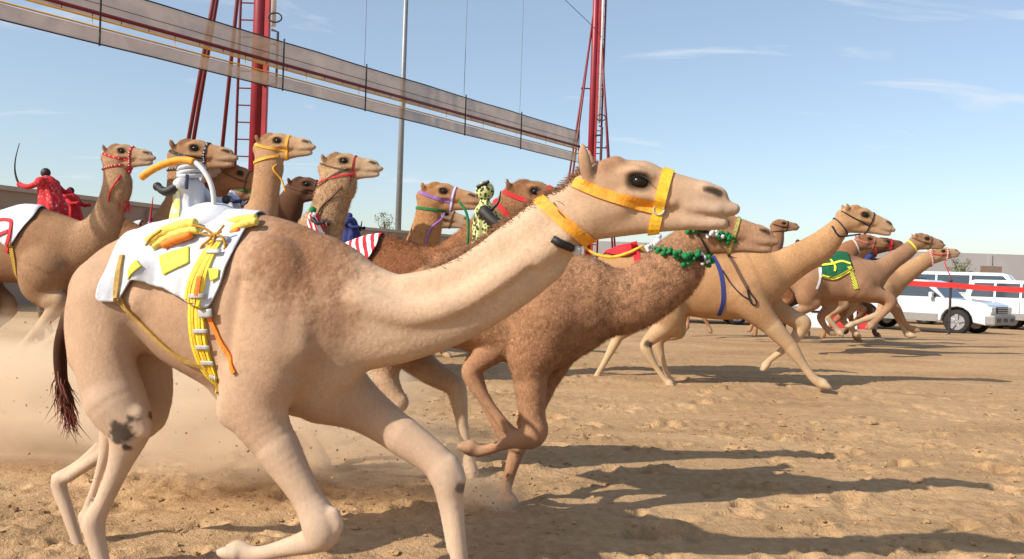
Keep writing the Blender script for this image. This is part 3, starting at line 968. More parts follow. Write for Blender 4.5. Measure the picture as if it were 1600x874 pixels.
def tone(c, a, b=None, d=None):
    m = np.array([a, b or a, d or a])
    return {k: tuple(np.array(v) * m) for k, v in c.items()}
yellow = mat('yellow_webbing', c3(236, 180, 40), .6, var=.18, scale=60, bump=.3, bscale=300)
orange = mat('orange_webbing', c3(236, 122, 20), .6, var=.18, scale=60, bump=.3, bscale=300)
amber = mat('amber_webbing', c3(228, 150, 30), .6, var=.25, scale=40, bump=.3, bscale=300)
white_cl = mat('white_cloth', c3(196, 197, 203), .85, var=.12, scale=5, bump=.45, bscale=26)
hivis = mat('fluorescent_yellow_cloth', c3(222, 214, 66), .7, var=.08, scale=30)
red_cl = mat('red_cloth', c3(196, 30, 40), .8, var=.2, scale=20, bump=.2, bscale=200)
black = mat('black_webbing', c3(24, 23, 24), .6, var=.2)
greyc = mat('grey_clip', c3(170, 168, 165), .45, var=.1)
green = mat('green_wool', c3(16, 120, 62), .9, var=.35, scale=60, bump=.8, bscale=120)
dgreen = mat('green_cloth', c3(10, 84, 54), .85, var=.2, scale=30)
purple = mat('purple_webbing', c3(140, 96, 170), .7, var=.2)
whitew = mat('white_webbing', c3(204, 202, 202), .7, var=.06)
blue = mat('blue_cloth', c3(34, 44, 104), .8, var=.2)
rope_m = mat('brown_rope', c3(92, 66, 48), .9, var=.25, scale=90)

CAMELS = {}

# the pale camel in front
A = CAMELS['A'] = Camel('pale cream camel with yellow halter and white saddle cloth, largest of the pack', (430, 3.98), 13,
    ((908, 286), (1152, 333)),
    [(500, 478, 104), (556, 494, 86), (620, 498, 69), (690, 481, 60), (760, 444, 58), (820, 398, 57), (872, 352, 51)],
    PALE, vox=.009, wool=.15, neckfl=.56, hairs=190000, hlen=.014, hw=.0015, flat=.60, legside=(.16, .15),
    torso=[(165, 462, 62), (215, 450, 82), (280, 460, 104), (345, 474, 124), (415, 484, 136), (470, 486, 122)],
    hump=[(262, 400, 40), (330, 384, 46), (400, 390, 50), (452, 410, 50)],
    extra=[([(418, 440, 70, -.16), (408, 540, 64, -.19), (400, 612, 50, -.17)], .55, .05, 'shoulder'),
           ([(438, 440, 60, .12), (470, 540, 60, .14)], .55, .05, 'shoulder'),
           ([(352, 606, 20), (366, 636, 18)], .8, .03, 'chest'),
           ([(520, 560, 52), (470, 588, 44), (430, 600, 40)], .7, .06, 'chest'),
           ([(630, 540, 14), (720, 512, 16), (800, 462, 18), (860, 418, 18)], .8, .05, 'neck'),
           ([(248, 520, 26), (300, 548, 26), (350, 590, 26)], .9, .05, 'body'),
           ([(150, 440, 30, -.10), (118, 500, 16, -.13), (124, 560, 16, -.15)], .8, .05, 'thigh'),
           ([(232, 430, 24, -.17), (222, 470, 22, -.18)], .6, .05, 'thigh'),
           ([(452, 420, 26, -.12), (470, 470, 24, -.17), (462, 540, 26, -.19)], .7, .045, 'shoulder'),
           ([(376, 600, 18, -.2), (358, 640, 15, -.19), (356, 650, 12, -.19)], .9, .025, 'leg'),

           ([(640, 446, 12, -.03), (720, 424, 12, -.03), (800, 372, 12, -.02)], .9, .04, 'neck'),
           ([(560, 470, 20, -.13), (640, 490, 18, -.11), (720, 470, 18, -.10), (800, 424, 18, -.09), (880, 370, 16, -.07)], .6, .035, 'neck')],
    creases=[([(522, 420, 12, -.22), (536, 470, 17, -.235), (534, 530, 16, -.23), (510, 580, 12, -.23)], .06),
             ([(372, 440, 8, -.27), (360, 500, 10, -.28), (352, 560, 10, -.28)], .045),
             ([(214, 480, 9, -.24), (222, 520, 10, -.24), (240, 556, 8, -.22)], .04),
             ([(600, 548, 5, -.12), (690, 520, 5, -.12), (770, 470, 5, -.11), (830, 424, 5, -.10)], .03)],
    legs=dict(
        nf=[(414, 560, 72), (398, 630, 50), (436, 704, 33), (474, 768, 23), (502, 822, 30), (492, 842, 22), (446, 856, 14), (402, 866, 12), (372, 862, 18)],
        ff=[(500, 590, 68), (562, 634, 40), (630, 682, 29), (676, 716, 25), (698, 742, 28), (704, 776, 20), (711, 815, 15), (717, 870, 14), (722, 925, 17), (738, 948, 26)],
        nh=[(160, 478, 58), (164, 560, 48), (180, 624, 46), (202, 668, 33), (186, 728, 18), (160, 788, 14), (147, 818, 17), (153, 856, 14), (168, 905, 13), (186, 935, 26)],
        fh=[(196, 480, 56), (222, 570, 46), (230, 648, 30), (172, 700, 13), (112, 742, 9), (92, 754, 12), (106, 802, 9.5), (126, 862, 9), (142, 905, 20)]),
    legx=dict(nf=[([(519, 806, 14, -.17), (524, 822, 13, -.17), (514, 842, 11, -.17)], .8, .012), ([(478, 838, 9, -.15), (440, 862, 7, -.15), (404, 874, 6, -.15)], .8, .006)],
              ff=[([(702, 726, 15, .15), (716, 748, 12, .15)], .9, .012), ([(684, 752, 9, .16), (694, 800, 7, .16), (704, 860, 6, .16)], .8, .006)],
              nh=[([(132, 808, 8, -.15), (149, 758, 6, -.15), (163, 708, 9, -.15), (168, 664, 13, -.14)], .8, .008), ([(132, 808, 10, -.15), (137, 824, 11, -.15)], .8, .01), ([(212, 650, 18, -.18), (222, 672, 15, -.17)], .8, .02)],
              fh=[([(86, 746, 6, .15), (124, 722, 5, .15), (168, 686, 9, .14)], .8, .008)]),
    tail=[(112, 490, 14), (96, 540, 11), (96, 590, 9), (108, 630, 8)],
    spots=[(478, 392, -.15, 105, c3(160, 112, 78, ALB), .35), (520, 500, -.2, 46, c3(178, 136, 106, ALB), .1), (206, 672, -.15, 21, (.035, .026, .02)), (222, 652, -.15, 12, (.04, .03, .022)), (192, 668, -.15, 12, (.04, .03, .022)), (210, 692, -.15, 10, (.04, .03, .022)), (722, 760, .16, 9, (.14, .11, .09)), (715, 790, .16, 6, (.16, .12, .1))])  # second, soft patch paints the shade ahead of the shoulder into the coat

B = CAMELS['B'] = Camel('woolly brown camel with green and white bead halter, beside the pale camel', (800, 5.35), 12,
    ((1072, 347), (1216, 382)),
    [(895, 472, 76), (940, 472, 56), (985, 470, 48), (1025, 446, 46), (1056, 415, 44)],
    BROWN, vox=.0125, wool=.85, hairs=90000, hlen=.02, hw=.0026, ears=.65, flat=.62, legside=(.16, .14),
    torso=[(640, 480, 50), (690, 475, 62), (750, 475, 76), (810, 480, 88), (850, 478, 92)],
    hump=[(700, 425, 30), (745, 412, 34), (800, 420, 34)],
    extra=[([(845, 470, 52, -.12), (838, 540, 40, -.16)], .6, .05, 'shoulder'), ([(905, 520, 30), (860, 545, 34)], .7, .06, 'neck')],
    legs=dict(
        nf=[(848, 505, 56), (830, 555, 36), (829, 605, 24), (832, 650, 19), (832, 678, 22), (795, 692, 10), (752, 705, 9), (735, 700, 13)],
        ff=[(870, 520, 46), (866, 560, 28), (846, 612, 17), (820, 670, 15), (812, 692, 14), (798, 735, 10), (790, 768, 10), (798, 786, 13)],
        nh=[(720, 480, 56), (775, 512, 36), (792, 530, 24), (746, 568, 15), (737, 586, 15), (762, 630, 9), (796, 672, 9), (812, 684, 12)],
        fh=[(705, 480, 52), (752, 516, 32), (766, 534, 22), (744, 562, 14), (740, 580, 14), (762, 636, 8.5), (788, 682, 8.5), (802, 694, 12)]))

M2 = CAMELS['M2'] = Camel('red-brown curly camel with red collar and striped cloth, behind the pale camel', (610, 6.1), 10,
    ((792, 300), (912, 325)),
    [(640, 462, 72), (690, 432, 46), (735, 392, 36), (775, 352, 33)],
    REDBROWN, vox=.0155, wool=.8, hairs=50000, hlen=.024, hw=.003, ears=.65,
    torso=[(440, 475, 44), (490, 470, 56), (550, 466, 68), (600, 462, 78), (635, 464, 76)],
    hump=[(545, 418, 32), (600, 414, 44), (650, 430, 38)],
    legs=dict(
        nf=[(620, 500, 48), (610, 545, 30), (603, 590, 19), (618, 622, 14), (622, 632, 15), (585, 662, 8), (553, 684, 7), (538, 688, 10)],
        ff=[(630, 500, 48), (640, 548, 30), (672, 580, 20), (704, 598, 16), (714, 610, 16), (722, 660, 10), (730, 708, 9), (737, 738, 12)],
        nh=[(470, 480, 48), (470, 530, 36), (490, 570, 22), (440, 630, 12), (430, 645, 12), (450, 690, 8), (465, 722, 12)],
        fh=[(470, 480, 48), (490, 530, 36), (520, 575, 22), (470, 640, 12), (462, 655, 12), (490, 690, 8), (505, 722, 12)]))

C = CAMELS['C'] = Camel('tan camel with thin black rope halter and blue girth, stretched out ahead', (1120, 11.6), 3,
    ((1316, 331), (1398, 362)),
    [(1176, 440, 50), (1208, 428, 33), (1245, 407, 26), (1284, 384, 23)],
    TAN, vox=.016, wool=.3, zlift=.06, hairs=36000, hlen=.022, hw=.0045, ears=.65,
    torso=[(1020, 450, 32), (1052, 448, 40), (1092, 450, 46), (1130, 450, 50), (1158, 448, 50)],
    hump=[(1060, 420, 20), (1088, 410, 22), (1120, 416, 22)],
    legs=dict(
        nf=[(1160, 458, 34), (1180, 482, 24), (1208, 512, 15), (1232, 538, 11), (1238, 546, 11), (1256, 572, 7), (1272, 592, 7), (1285, 600, 9)],
        ff=[(1180, 455, 30), (1208, 480, 18), (1240, 498, 13), (1254, 506, 13), (1244, 526, 9), (1222, 548, 6), (1204, 562, 5), (1196, 572, 7)],
        nh=[(1036, 460, 36), (1044, 492, 26), (1040, 508, 17), (1012, 534, 9), (1010, 546, 9), (1024, 572, 5), (1038, 592, 4.5), (1046, 600, 7)],
        fh=[(1036, 460, 36), (1050, 490, 24), (1052, 506, 16), (1030, 530, 9), (1028, 540, 9), (1036, 566, 5), (1044, 588, 4.5), (1050, 598, 7)]),
    spots=[(1012, 537, -.15, 7, (.05, .04, .03))])

L1 = CAMELS['L1'] = Camel('sandy camel with red beaded halter and red tassel, head held upright', (40, 12.2), 8,
    ((166, 240), (243, 249)),
    [(98, 388, 48), (130, 384, 38), (158, 360, 29), (174, 322, 23), (184, 286, 23)],
    SAND, vox=.016, wool=.4, zlift=.1, hairs=40000, hlen=.03, hw=.0045, ears=.65,
    torso=[(-70, 402, 36), (-30, 396, 44), (20, 392, 50), (66, 390, 54), (90, 388, 50)],
    hump=[(0, 362, 28), (45, 350, 28), (80, 362, 30)],
    legs=dict(
        nf=[(70, 420, 44), (62, 446, 28), (80, 468, 17), (92, 474, 14), (62, 512, 8), (32, 544, 7), (14, 560, 10)],
        ff=[(80, 420, 40), (100, 460, 24), (112, 500, 14), (108, 516, 13), (80, 532, 7), (62, 546, 7), (54, 552, 9)],
        nh=[(-50, 420, 44), (-40, 460, 30), (-20, 490, 17), (-50, 525, 9), (-52, 532, 9), (-40, 560, 6), (-34, 575, 8)],
        fh=[(-50, 420, 44), (-20, 460, 28), (10, 482, 16), (-20, 515, 9), (-24, 525, 9), (-8, 552, 6), (0, 568, 8)]))

def quick(key, label, anchor, yaw, head, neck, coat, **k):
    c = CAMELS[key] = Camel(label, anchor, yaw, head, neck, coat, vox=k.pop('vox', .02), ears=k.pop('ears', .62), hairs=k.pop('hairs', 26000), hlen=k.pop('hlen', .032), hw=.005, **k)
    return c

L6 = quick('L6', 'shaggy red-brown camel half hidden behind the red-beaded camel', (218, 12.8), 6, ((352, 268), (420, 292)), [(300, 345, 26), (328, 308, 22)], REDBROWN, wool=.8, zlift=.18)
K_ = quick('K', 'dark brown camel running low between the red-beaded camel and the pale camel', (150, 13.4), 6, ((236, 372), (296, 392)), [(205, 402, 24), (226, 388, 20)], DARK, zlift=.02)
L2 = quick('L2', 'light brown camel with black and white beaded halter', (190, 12.6), 8, ((272, 236), (371, 250)), [(268, 362, 34), (284, 318, 27), (286, 280, 25)], tone(SAND, .92, .84, .78), vox=.016, zlift=.2)
L3 = quick('L3', 'dark chocolate camel peering past the black and white halter', (270, 15), 6, ((326, 262), (400, 285)), [(318, 340, 24), (328, 305, 22)], DARK, zlift=.2)
L3b = quick('L3b', 'brown camel with thin green halter beside the red mast', (300, 16.0), 6, ((362, 292), (430, 300)), [(352, 350, 22), (362, 322, 20)], BROWN, zlift=.2)
L4 = quick('L4', 'tall cream-brown camel with mustard yellow halter', (330, 11.2), 8, ((404, 226), (493, 232)), [(396, 372, 36), (411, 324, 24), (417, 284, 22), (420, 258, 23)], tone(SAND, 1.12, 1.10, 1.06), vox=.016, zlift=.12)
L4b = quick('L4b', 'dark brown camel behind the thin red rope halter', (385, 14.5), 6, ((452, 290), (530, 302)), [(440, 358, 26), (452, 322, 22)], DARK, zlift=.2)
L5 = quick('L5', 'shaggy tan camel with thin red rope halter', (425, 10.6), 8, ((506, 256), (598, 266)), [(495, 380, 38), (510, 342, 30), (522, 304, 29), (528, 286, 29)], tone(SAND, 1.08, 1.12, 1.12), vox=.016, wool=.7, zlift=.08)
M1 = quick('M1', 'tan camel with purple and white halter and green collar', (560, 11.4), 8, ((660, 300), (752, 318)), [(636, 430, 36), (655, 392, 27), (668, 352, 23)], tone(TAN, .92, .82, .72), vox=.016, wool=.4, zlift=.02)
M1b = quick('M1b', 'camel with pale grey muzzle under the purple halter', (590, 13.5), 6, ((672, 332), (738, 352)), [(652, 400, 22), (664, 366, 20)], SAND)
NN = CAMELS['N'] = Camel('light brown camel with red harness, half hidden by the bead-haltered neck', (985, 12.3), 8, ((1084, 374), (1165, 392)),
    [(1040, 432, 42), (1062, 410, 28), (1080, 396, 24)], TAN, vox=.018, wool=.5,
    torso=[(920, 442, 30), (950, 440, 38), (990, 440, 44), (1030, 440, 45)], hump=[(955, 410, 18), (985, 403, 20), (1012, 410, 20)],
    legs=dict(nf=[(1030, 450, 34), (1042, 484, 22), (1052, 508, 13), (1054, 516, 11), (1040, 520, 8), (1026, 516, 7), (1018, 512, 8)],
              ff=[(1035, 450, 34), (1050, 486, 20), (1060, 512, 12), (1060, 520, 10), (1044, 526, 7), (1030, 522, 6), (1024, 520, 8)],
              nh=[(950, 450, 36), (976, 486, 22), (988, 504, 15), (966, 526, 8), (962, 534, 8), (945, 566, 5), (932, 590, 5), (938, 600, 7)],
              fh=[(950, 450, 36), (968, 484, 20), (976, 496, 13), (950, 512, 8), (948, 514, 8), (962, 516, 6), (972, 516, 7)]))
D = quick('D', 'small far camel with dark halter looking over the others', (1150, 18.5), 2, ((1207, 350), (1250, 356)), [(1196, 420, 17), (1208, 392, 13), (1214, 370, 11)], tone(BROWN, .85, .8, .8), vox=.025, zlift=.1)
I_ = quick('I', 'reddish camel running behind the tan black-haltered camel', (1262, 17.5), 2, ((1338, 374), (1388, 382)), [(1305, 416, 20), (1326, 392, 15)], tone(BROWN, .8, .7, .64), vox=.025, zlift=.1)
G = quick('G', 'dark brown camel with red nose strap among the leaders', (1300, 19), 0, ((1366, 380), (1414, 384)), [(1338, 412, 18), (1356, 394, 14)], DARK, vox=.025, zlift=.1)
E = CAMELS['E'] = Camel('brown camel wearing a green cloth with yellow trim', (1310, 15.6), 0,
    ((1426, 372), (1477, 385)),
    [(1352, 436, 30), (1374, 424, 18), (1398, 406, 13.5), (1418, 392, 12.5)],
    tone(BROWN, .80, .84, .88), vox=.02, wool=.3, zlift=.1, hairs=14000, hlen=.025, hw=.006, ears=.65,
    torso=[(1255, 440, 22), (1280, 438, 28), (1310, 438, 32), (1338, 438, 33)],
    hump=[(1285, 415, 13), (1310, 408, 14), (1335, 415, 14)],
    legs=dict(
        nf=[(1344, 448, 22), (1360, 458, 13), (1384, 464, 9), (1392, 472, 9), (1382, 488, 5.5), (1368, 502, 5), (1362, 508, 7)],
        ff=[(1350, 448, 20), (1375, 462, 12), (1396, 478, 8), (1402, 486, 7), (1412, 502, 4.5), (1420, 512, 4.5), (1428, 515, 6)],
        nh=[(1268, 446, 24), (1260, 466, 15), (1272, 474, 10), (1240, 492, 6), (1238, 500, 6), (1250, 512, 4.5), (1256, 520, 6)],
        fh=[(1268, 446, 24), (1290, 466, 14), (1300, 476, 9), (1284, 492, 6), (1283, 499, 6), (1290, 512, 4.5), (1298, 519, 6)]))
F_ = CAMELS['F'] = Camel('tan camel with pink beaded halter and pale nose, leading the pack', (1365, 17.2), 0,
    ((1454, 396), (1501, 396)),
    [(1384, 446, 26), (1404, 436, 17), (1430, 418, 13.5), (1448, 406, 12)],
    tone(TAN, .92, .96, 1.02), vox=.02, wool=.25, zlift=.1, hairs=12000, hlen=.025, hw=.006, ears=.65,
    torso=[(1305, 446, 20), (1328, 444, 25), (1352, 445, 28), (1376, 446, 28)],
    hump=[(1330, 425, 11), (1352, 419, 12), (1372, 425, 12)],
    legs=dict(
        nf=[(1380, 452, 18), (1384, 470, 11), (1376, 486, 7), (1374, 492, 7), (1350, 500, 4.5), (1335, 506, 4.5), (1330, 508, 6)],
        ff=[(1384, 452, 18), (1390, 472, 10), (1402, 490, 6.5), (1404, 496, 6), (1410, 510, 4), (1416, 522, 4), (1422, 524, 5.5)],
        nh=[(1315, 450, 20), (1306, 468, 12), (1318, 476, 8), (1296, 492, 5), (1295, 498, 5), (1306, 512, 4), (1312, 520, 5.5)],
        fh=[(1315, 450, 20), (1325, 468, 12), (1334, 478, 8), (1318, 496, 5), (1318, 502, 5), (1330, 514, 4), (1338, 522, 5.5)]))
# ------------------------------------------------------------------ tack on the pale camel
def lin(pts):
    xs, ys = zip(*pts)
    return lambda u: float(np.interp(u, xs, ys))
def edge_of(cam_, pts, v=-.22):
    q = sorted(cam_.P(t[0], t[1], t[2] if len(t) > 2 else v) for t in pts)
    return lin(q)
low = edge_of(A, [(150, 455), (166, 483), (184, 485), (196, 452), (204, 443), (214, 440), (262, 452), (300, 472), (318, 482), (336, 484), (346, 462), (358, 430, -.22), (374, 395, -.17), (392, 366, -.08), (408, 346, 0)])
u0, u1 = A.P(163, 450, -.2)[0], A.P(409, 346, 0)[0]
clothA = A.cloth(u0, u1, low, white_cl, off=.012, nu=80, nv=90, wr=.026)
bv_body = A.bvh
A.bvh = A.cbvh
def patch_on(cam_, quad, mat_, name, parent, th=.006, n=8, sg=-1):
    """panel sewn on: quad of four pixels, laid on the surface"""
    q = [np.array(cam_.P(a, b, sg * .24)) for a, b in quad]
    V, F = [], []
    last = sg * .2
    for i in range(n + 1):
        for j in range(n + 1):
            s_, t_ = i / n, j / n
            p = (q[0] * (1 - s_) + q[1] * s_) * (1 - t_) + (q[3] * (1 - s_) + q[2] * s_) * t_
            last = cam_.side(p[0], p[1], sg, last)
            V.append((p[0], last + sg * th, p[1]))
    F = [(i * (n + 1) + j, (i + 1) * (n + 1) + j, (i + 1) * (n + 1) + j + 1, i * (n + 1) + j + 1) for i in range(n) for j in range(n)]
    o = mesh_obj(name, V, F, mat_, parent, True)
    m = o.modifiers.new('thickness', 'SOLIDIFY'); m.thickness = .004; m.offset = 0
    return o
patch_on(A, [(243, 400), (288, 384), (298, 410), (258, 430)], hivis, 'patch', clothA, .016)
patch_on(A, [(199, 424), (214, 406), (224, 416), (202, 438)], hivis, 'patch', clothA, .016)
patch_on(A, [(330, 420), (346, 420), (346, 434), (334, 440)], hivis, 'patch', clothA, .018)
edge = A.strap([(184, 398), (186, 430), (193, 470), (212, 500), (240, 530), (268, 556), (296, 570), (322, 576)], .02, mat('tan_strap', c3(176, 140, 70), .8, var=.25, scale=40), 'breeching_strap', th=.022)
# padded rolls round the saddle
def roll(cam_, pts, rpx, mat_, name, parent, v=-.1, n=10):
    L = []
    for (a, b) in pts:
        u, z = cam_.P(a, b, v); L.append((u, v, z))
    C_ = catmull(L, 6)
    m = len(C_)
    rs = [rpx * cam_.mpp(pts[0][0], pts[0][1], v) * (.80 + .20 * math.sin(math.pi * (i + .5) / m)) * (1 + .09 * math.sin(i * 1.9)) for i in range(m)]
    return MB().tube(C_, rs, n).build(name, mat_, parent, True)
ybag = mat('yellow_padding', c3(222, 196, 92), .8, var=.25, scale=14, bump=.5, bscale=40)
roll(A, [(232, 378), (255, 364), (285, 352), (306, 349)], 9, ybag, 'padding_roll', clothA, -.16)
roll(A, [(240, 386), (262, 372), (290, 362), (312, 360)], 7, ybag, 'padding_roll', clothA, -.19)
roll(A, [(255, 384), (272, 376), (300, 366)], 7, orange, 'padding_roll', clothA, -.2)
roll(A, [(338, 362), (356, 352), (378, 344), (400, 341)], 8, ybag, 'padding_roll', clothA, -.10)
roll(A, [(342, 370), (362, 360), (384, 350), (402, 346)], 7, ybag, 'padding_roll', clothA, -.13)
roll(A, [(346, 376), (360, 366), (374, 358)], 5, orange, 'padding_roll', clothA, -.15)
ropey = mat('ochre_rope', c3(176, 128, 40), .9, var=.3, scale=80)
for pts in ([(228, 384), (236, 372), (252, 360)], [(300, 352), (318, 356), (334, 366), (346, 362)], [(312, 364), (326, 368), (338, 366), (350, 352)],
            [(334, 366), (326, 376), (316, 384), (312, 392)], [(336, 366), (334, 378), (330, 386)], [(336, 364), (348, 372), (352, 384), (350, 390)]):
    roll(A, pts, 2.2, ropey, 'lashing_rope', clothA, -.215, 6)
# girth of five yellow strands, gathered by clips, and the orange tie
gp = [(338, 374), (329, 408), (321, 450), (317, 495), (317, 540), (321, 575), (328, 598), (336, 612)]
g0 = None
for k in range(5):
    off_ = (k - 2) * 5.4
    o = A.strap([(a + off_ * (.75 if i < 2 else 1), b) for i, (a, b) in enumerate(gp)], .0135, yellow if k % 2 else mat('lemon_webbing', c3(238, 214, 60), .6, var=.2, scale=60, bump=.3, bscale=300), 'girth' if k == 0 else 'strand', parent=g0, th=.02 + .002 * (k % 2))
    g0 = g0 or o
for yy in (372, 392, 462, 517, 543, 568, 592):
    xx = np.interp(yy, [p[1] for p in gp], [p[0] for p in gp])
    patch_on(A, [(xx - 12, yy - 3), (xx + 12, yy - 3), (xx + 12, yy + 4), (xx - 12, yy + 4)], greyc, 'clip', g0, .027, 3)
patch_on(A, [(316, 484), (338, 482), (339, 496), (317, 497)], greyc, 'buckle', g0, .032, 3)
A.strap([(328, 432), (328, 462)], .02, orange, 'orange_tie', g0, th=.028)
A.bvh = bv_body
A.strap([(334, 488), (344, 512), (358, 538), (374, 562), (384, 580)], .021, orange, 'orange_tie', g0, th=.014)
# halter
hA, _ = A.halter(yellow, amber, (amber, 19), wid=17, slant=True)
hp = A.hp
q_ = A.hp(1031, 330)
ring = [(q_[0] + .022 * math.cos(a), A.side(q_[0], q_[1]) - .016, q_[1] + .022 * math.sin(a)) for a in np.linspace(0, 2 * math.pi, 17)]
MB().tube(ring, .004, 6).build('ring', greyc, hA, True)
def lateral(cam_, pts, th=.01, sg=-1):
    out = []
    for a, b in pts:
        u, z = cam_.hp(a, b); out.append((u, cam_.side(u, z, sg, sg * .1) + sg * th, z))
    return out
MB().tube(catmull(lateral(A, [(855, 302), (872, 330), (893, 352), (905, 366)]), 5), .004, 6).build('cord', rope_m, hA, True)
q = lateral(A, [(868, 378), (880, 385), (896, 392)], .022)
MB().tube(q, [.022, .024, .022], 10, flat=.8).build('sensor_pouch', black, hA, True)
q = lateral(A, [(902, 395), (910, 396)], .03)
MB().ball(q[0], .024, 12, 8).build('ball', whitew, hA, True)
roll(A, [(912, 386), (930, 397), (955, 402), (980, 396), (1005, 384)], 2.6, yellow, 'cord', hA, -.03, 6)
# coarse hair: mane fringe, hump wool, tail tuft
def fringe(cam_, pts, n, ln, mat_, name, spread=.03, dirv=(-.3, .8), r=.0016, seed=1):
    h = np.random.default_rng(seed)
    mb = MB()
    C_ = catmull(pts, 12)
    for k in range(n):
        i = h.integers(0, len(C_)); p = C_[i]
        u = p[0] + h.normal(0, .012); v = h.normal(0, spread); 
        hit = cam_.bvh.ray_cast(Vector((u, v, p[1] + .5)), Vector((0, 0, -1)))
        if hit[0] is None: continue
        b = hit[0]
        d = Vector((dirv[0] + h.normal(0, .35), h.normal(0, .35), dirv[1] + h.normal(0, .25))).normalized()
        l = ln * (.5 + h.random())
        m_ = b + d * l * .55 + Vector((h.normal(0, .1) * l, h.normal(0, .1) * l, 0))
        e = b + d * l + Vector((-.25 * l, 0, -.2 * l))
        mb.tube([b - d * .004, m_, e], [r, r * .8, r * .25], 3, caps=False)
    o = mb.build(name, mat_, cam_.root); o['kind'] = 'stuff'
    return o
manem = mat('mane_hair', c3(150, 104, 70, .7), .8, var=.3, scale=30)
fringe(A, [A.P(x, y) for x, y in ((680, 425), (740, 395), (800, 350), (850, 310), (895, 275), (925, 262))], 1500, .028, manem, 'mane', .022, (-.7, .55))
def tuft(cam_, pts, n, ln, mat_, spread=.02, seed=2):
    h = np.random.default_rng(seed); mb = MB()
    C_ = catmull(pts, 8)
    for k in range(n):
        i = int(h.integers(0, len(C_))); p = C_[i]
        d = Vector((h.normal(.05, .2), h.normal(0, .2), -1)).normalized()
        b = Vector((p[0] + h.normal(0, spread * .4), h.normal(0, spread * .4) + p[1], p[2]))
        l = ln * (.5 + h.random())
        mb.tube([b, b + d * l * .5 + Vector((h.normal(0, .2) * l * .3, 0, 0)), b + d * l + Vector((h.normal(0.12, .16) * l, h.normal(0, .15) * l, 0))], [.0032, .0028, .0006], 3, caps=False)
    o = mb.build('tail_tuft', mat_, cam_.root); o['kind'] = 'stuff'
    return o
tuft(A, [(*[(lambda w: (w[0], 0, w[1]))(A.P(x, y))][0],) for x, y in ((96, 575), (100, 605), (112, 640))], 300, .12, mat('tail_hair', c3(120, 52, 28, .8), .7, var=.5, scale=20))

# ------------------------------------------------------------------ halters and cloths of the others
hB, lB = B.halter(mat('gold_braid', c3(160, 150, 80), .7, var=.6, scale=70), rope_m, None, wid=9)
_, lc = B.band_px((1026, 392), (1142, 414), .03, black, 'throat_strap', hB, th=.008, Rr=.36)
lB.append(lc)
hb = np.random.default_rng(5)
def tinsel(cam_, loop, parent, order, r):
    n = len(loop)
    for j, m_ in enumerate(order):
        a, b = int(j * n / len(order)), int((j + 1) * n / len(order))
        mb = MB()
        for k in range(a, b):
            for _ in range(5):
                mb.ball(Vector(loop[k]) + Vector(hb.normal(0, r * .55, 3)), r * (.35 + .3 * hb.random()), 6, 4)
        mb.build('bead_bunch', m_, parent, True)['kind'] = 'stuff'
seq = [green, green, green, black, whitew, green, green] * 3
tinsel(B, lB[1], hB, seq, .03)
o_, lb2 = B.band(B.hp(948, 330), (lambda p, q_: (q_[0] - p[0], q_[1] - p[1]))(B.hp(985, 385), B.hp(910, 268)), .012, black, 'brow_band', hB, th=.006, Rr=.2)
u_ = [B.hp(x, y) for x, y in ((898, 292), (930, 304), (965, 312), (1000, 320), (1030, 328))]
pts = [(u, B.side(u, z, -1, -.08) - .012, z) for u, z in catmull(u_, 5)]
tinsel(B, pts, hB, [green, green, black, whitew, green, green], .027)

loopbeads = lambda c_, loops, mats, r, par, step=1: c_.beads(loops, mats, r, par, step)
def simple(c_, m1, m2=None, collar=None, wid=10, lead=None): return c_.halter(m1, m2, collar, wid, lead=lead)
redrope = mat('red_rope', c3(150, 34, 36), .85, var=.3, scale=60)
h, l = simple(L1, red_cl, red_cl, (red_cl, 10), 10, lead=[(985, 420), (950, 470), (935, 520)])
loopbeads(L1, l, [red_cl, whitew], .011, h)
pts = [(u, L1.side(u, z, -1, -.08) - .008, z) for u, z in catmull([L1.hp(x, y) for x, y in ((1030, 329), (985, 318), (940, 304), (895, 285))], 4)]
loopbeads(L1, [pts], [whitew, red_cl], .010, h)
q = L1.P(193, 286)
tas = MB()
for k in range(40):
    a = hb.normal(0, .03, 2)
    p0 = Vector((q[0] + a[0] * .5, a[1], q[1]))
    tas.tube([p0, p0 + Vector((a[0] * .5, a[1] * .3, -.18)), p0 + Vector((a[0] * 2 + .02, a[1], -.36 - .1 * hb.random()))], [.006, .007, .003], 4)
tas.build('tassel', red_cl, h)
h, l = simple(L2, black, black, (black, 9), 10)
loopbeads(L2, l, [whitew, black], .012, h)
pts = [(u, L2.side(u, z, -1, -.08) - .008, z) for u, z in catmull([L2.hp(x, y) for x, y in ((1030, 329), (985, 318), (940, 304), (895, 285))], 4)]
loopbeads(L2, [pts], [whitew, black], .011, h)
mustard = mat('mustard_webbing', c3(222, 160, 40), .7, var=.2)
simple(L4, mustard, mustard, (mustard, 11), 11, lead=[(975, 400), (1000, 450), (1010, 500)])
simple(L5, redrope, rope_m, (rope_m, 6), 6, lead=[(985, 400), (950, 430), (900, 470), (870, 540)])
_e, _p = L5.neck[-1], L5.neck[-2]
L5.band(((_e[0] + 2 * _p[0]) / 3, (_e[2] + 2 * _p[2]) / 3), (1, .25), .025, red_cl, 'collar', L5.hroot, th=.012, Rr=.3)
simple(L3b, green, green, (green, 8), 8)
simple(L3, black, black, None, 8)
simple(L4b, rope_m, rope_m, None, 7)
simple(L6, rope_m, rope_m, None, 7)
simple(K_, rope_m, rope_m, None, 7)
h, l = simple(M1, purple, purple, (green, 10), 13, lead=[(990, 400), (950, 440), (930, 500)])
for lp in l[:1]:
    M1.band(M1.hp(1032, 322), (lambda p, q_: (q_[0] - p[0], q_[1] - p[1]))(M1.hp(1025, 372), M1.hp(1048, 266)), .022, whitew, 'white_stripe', h, th=.014, Rr=.22)
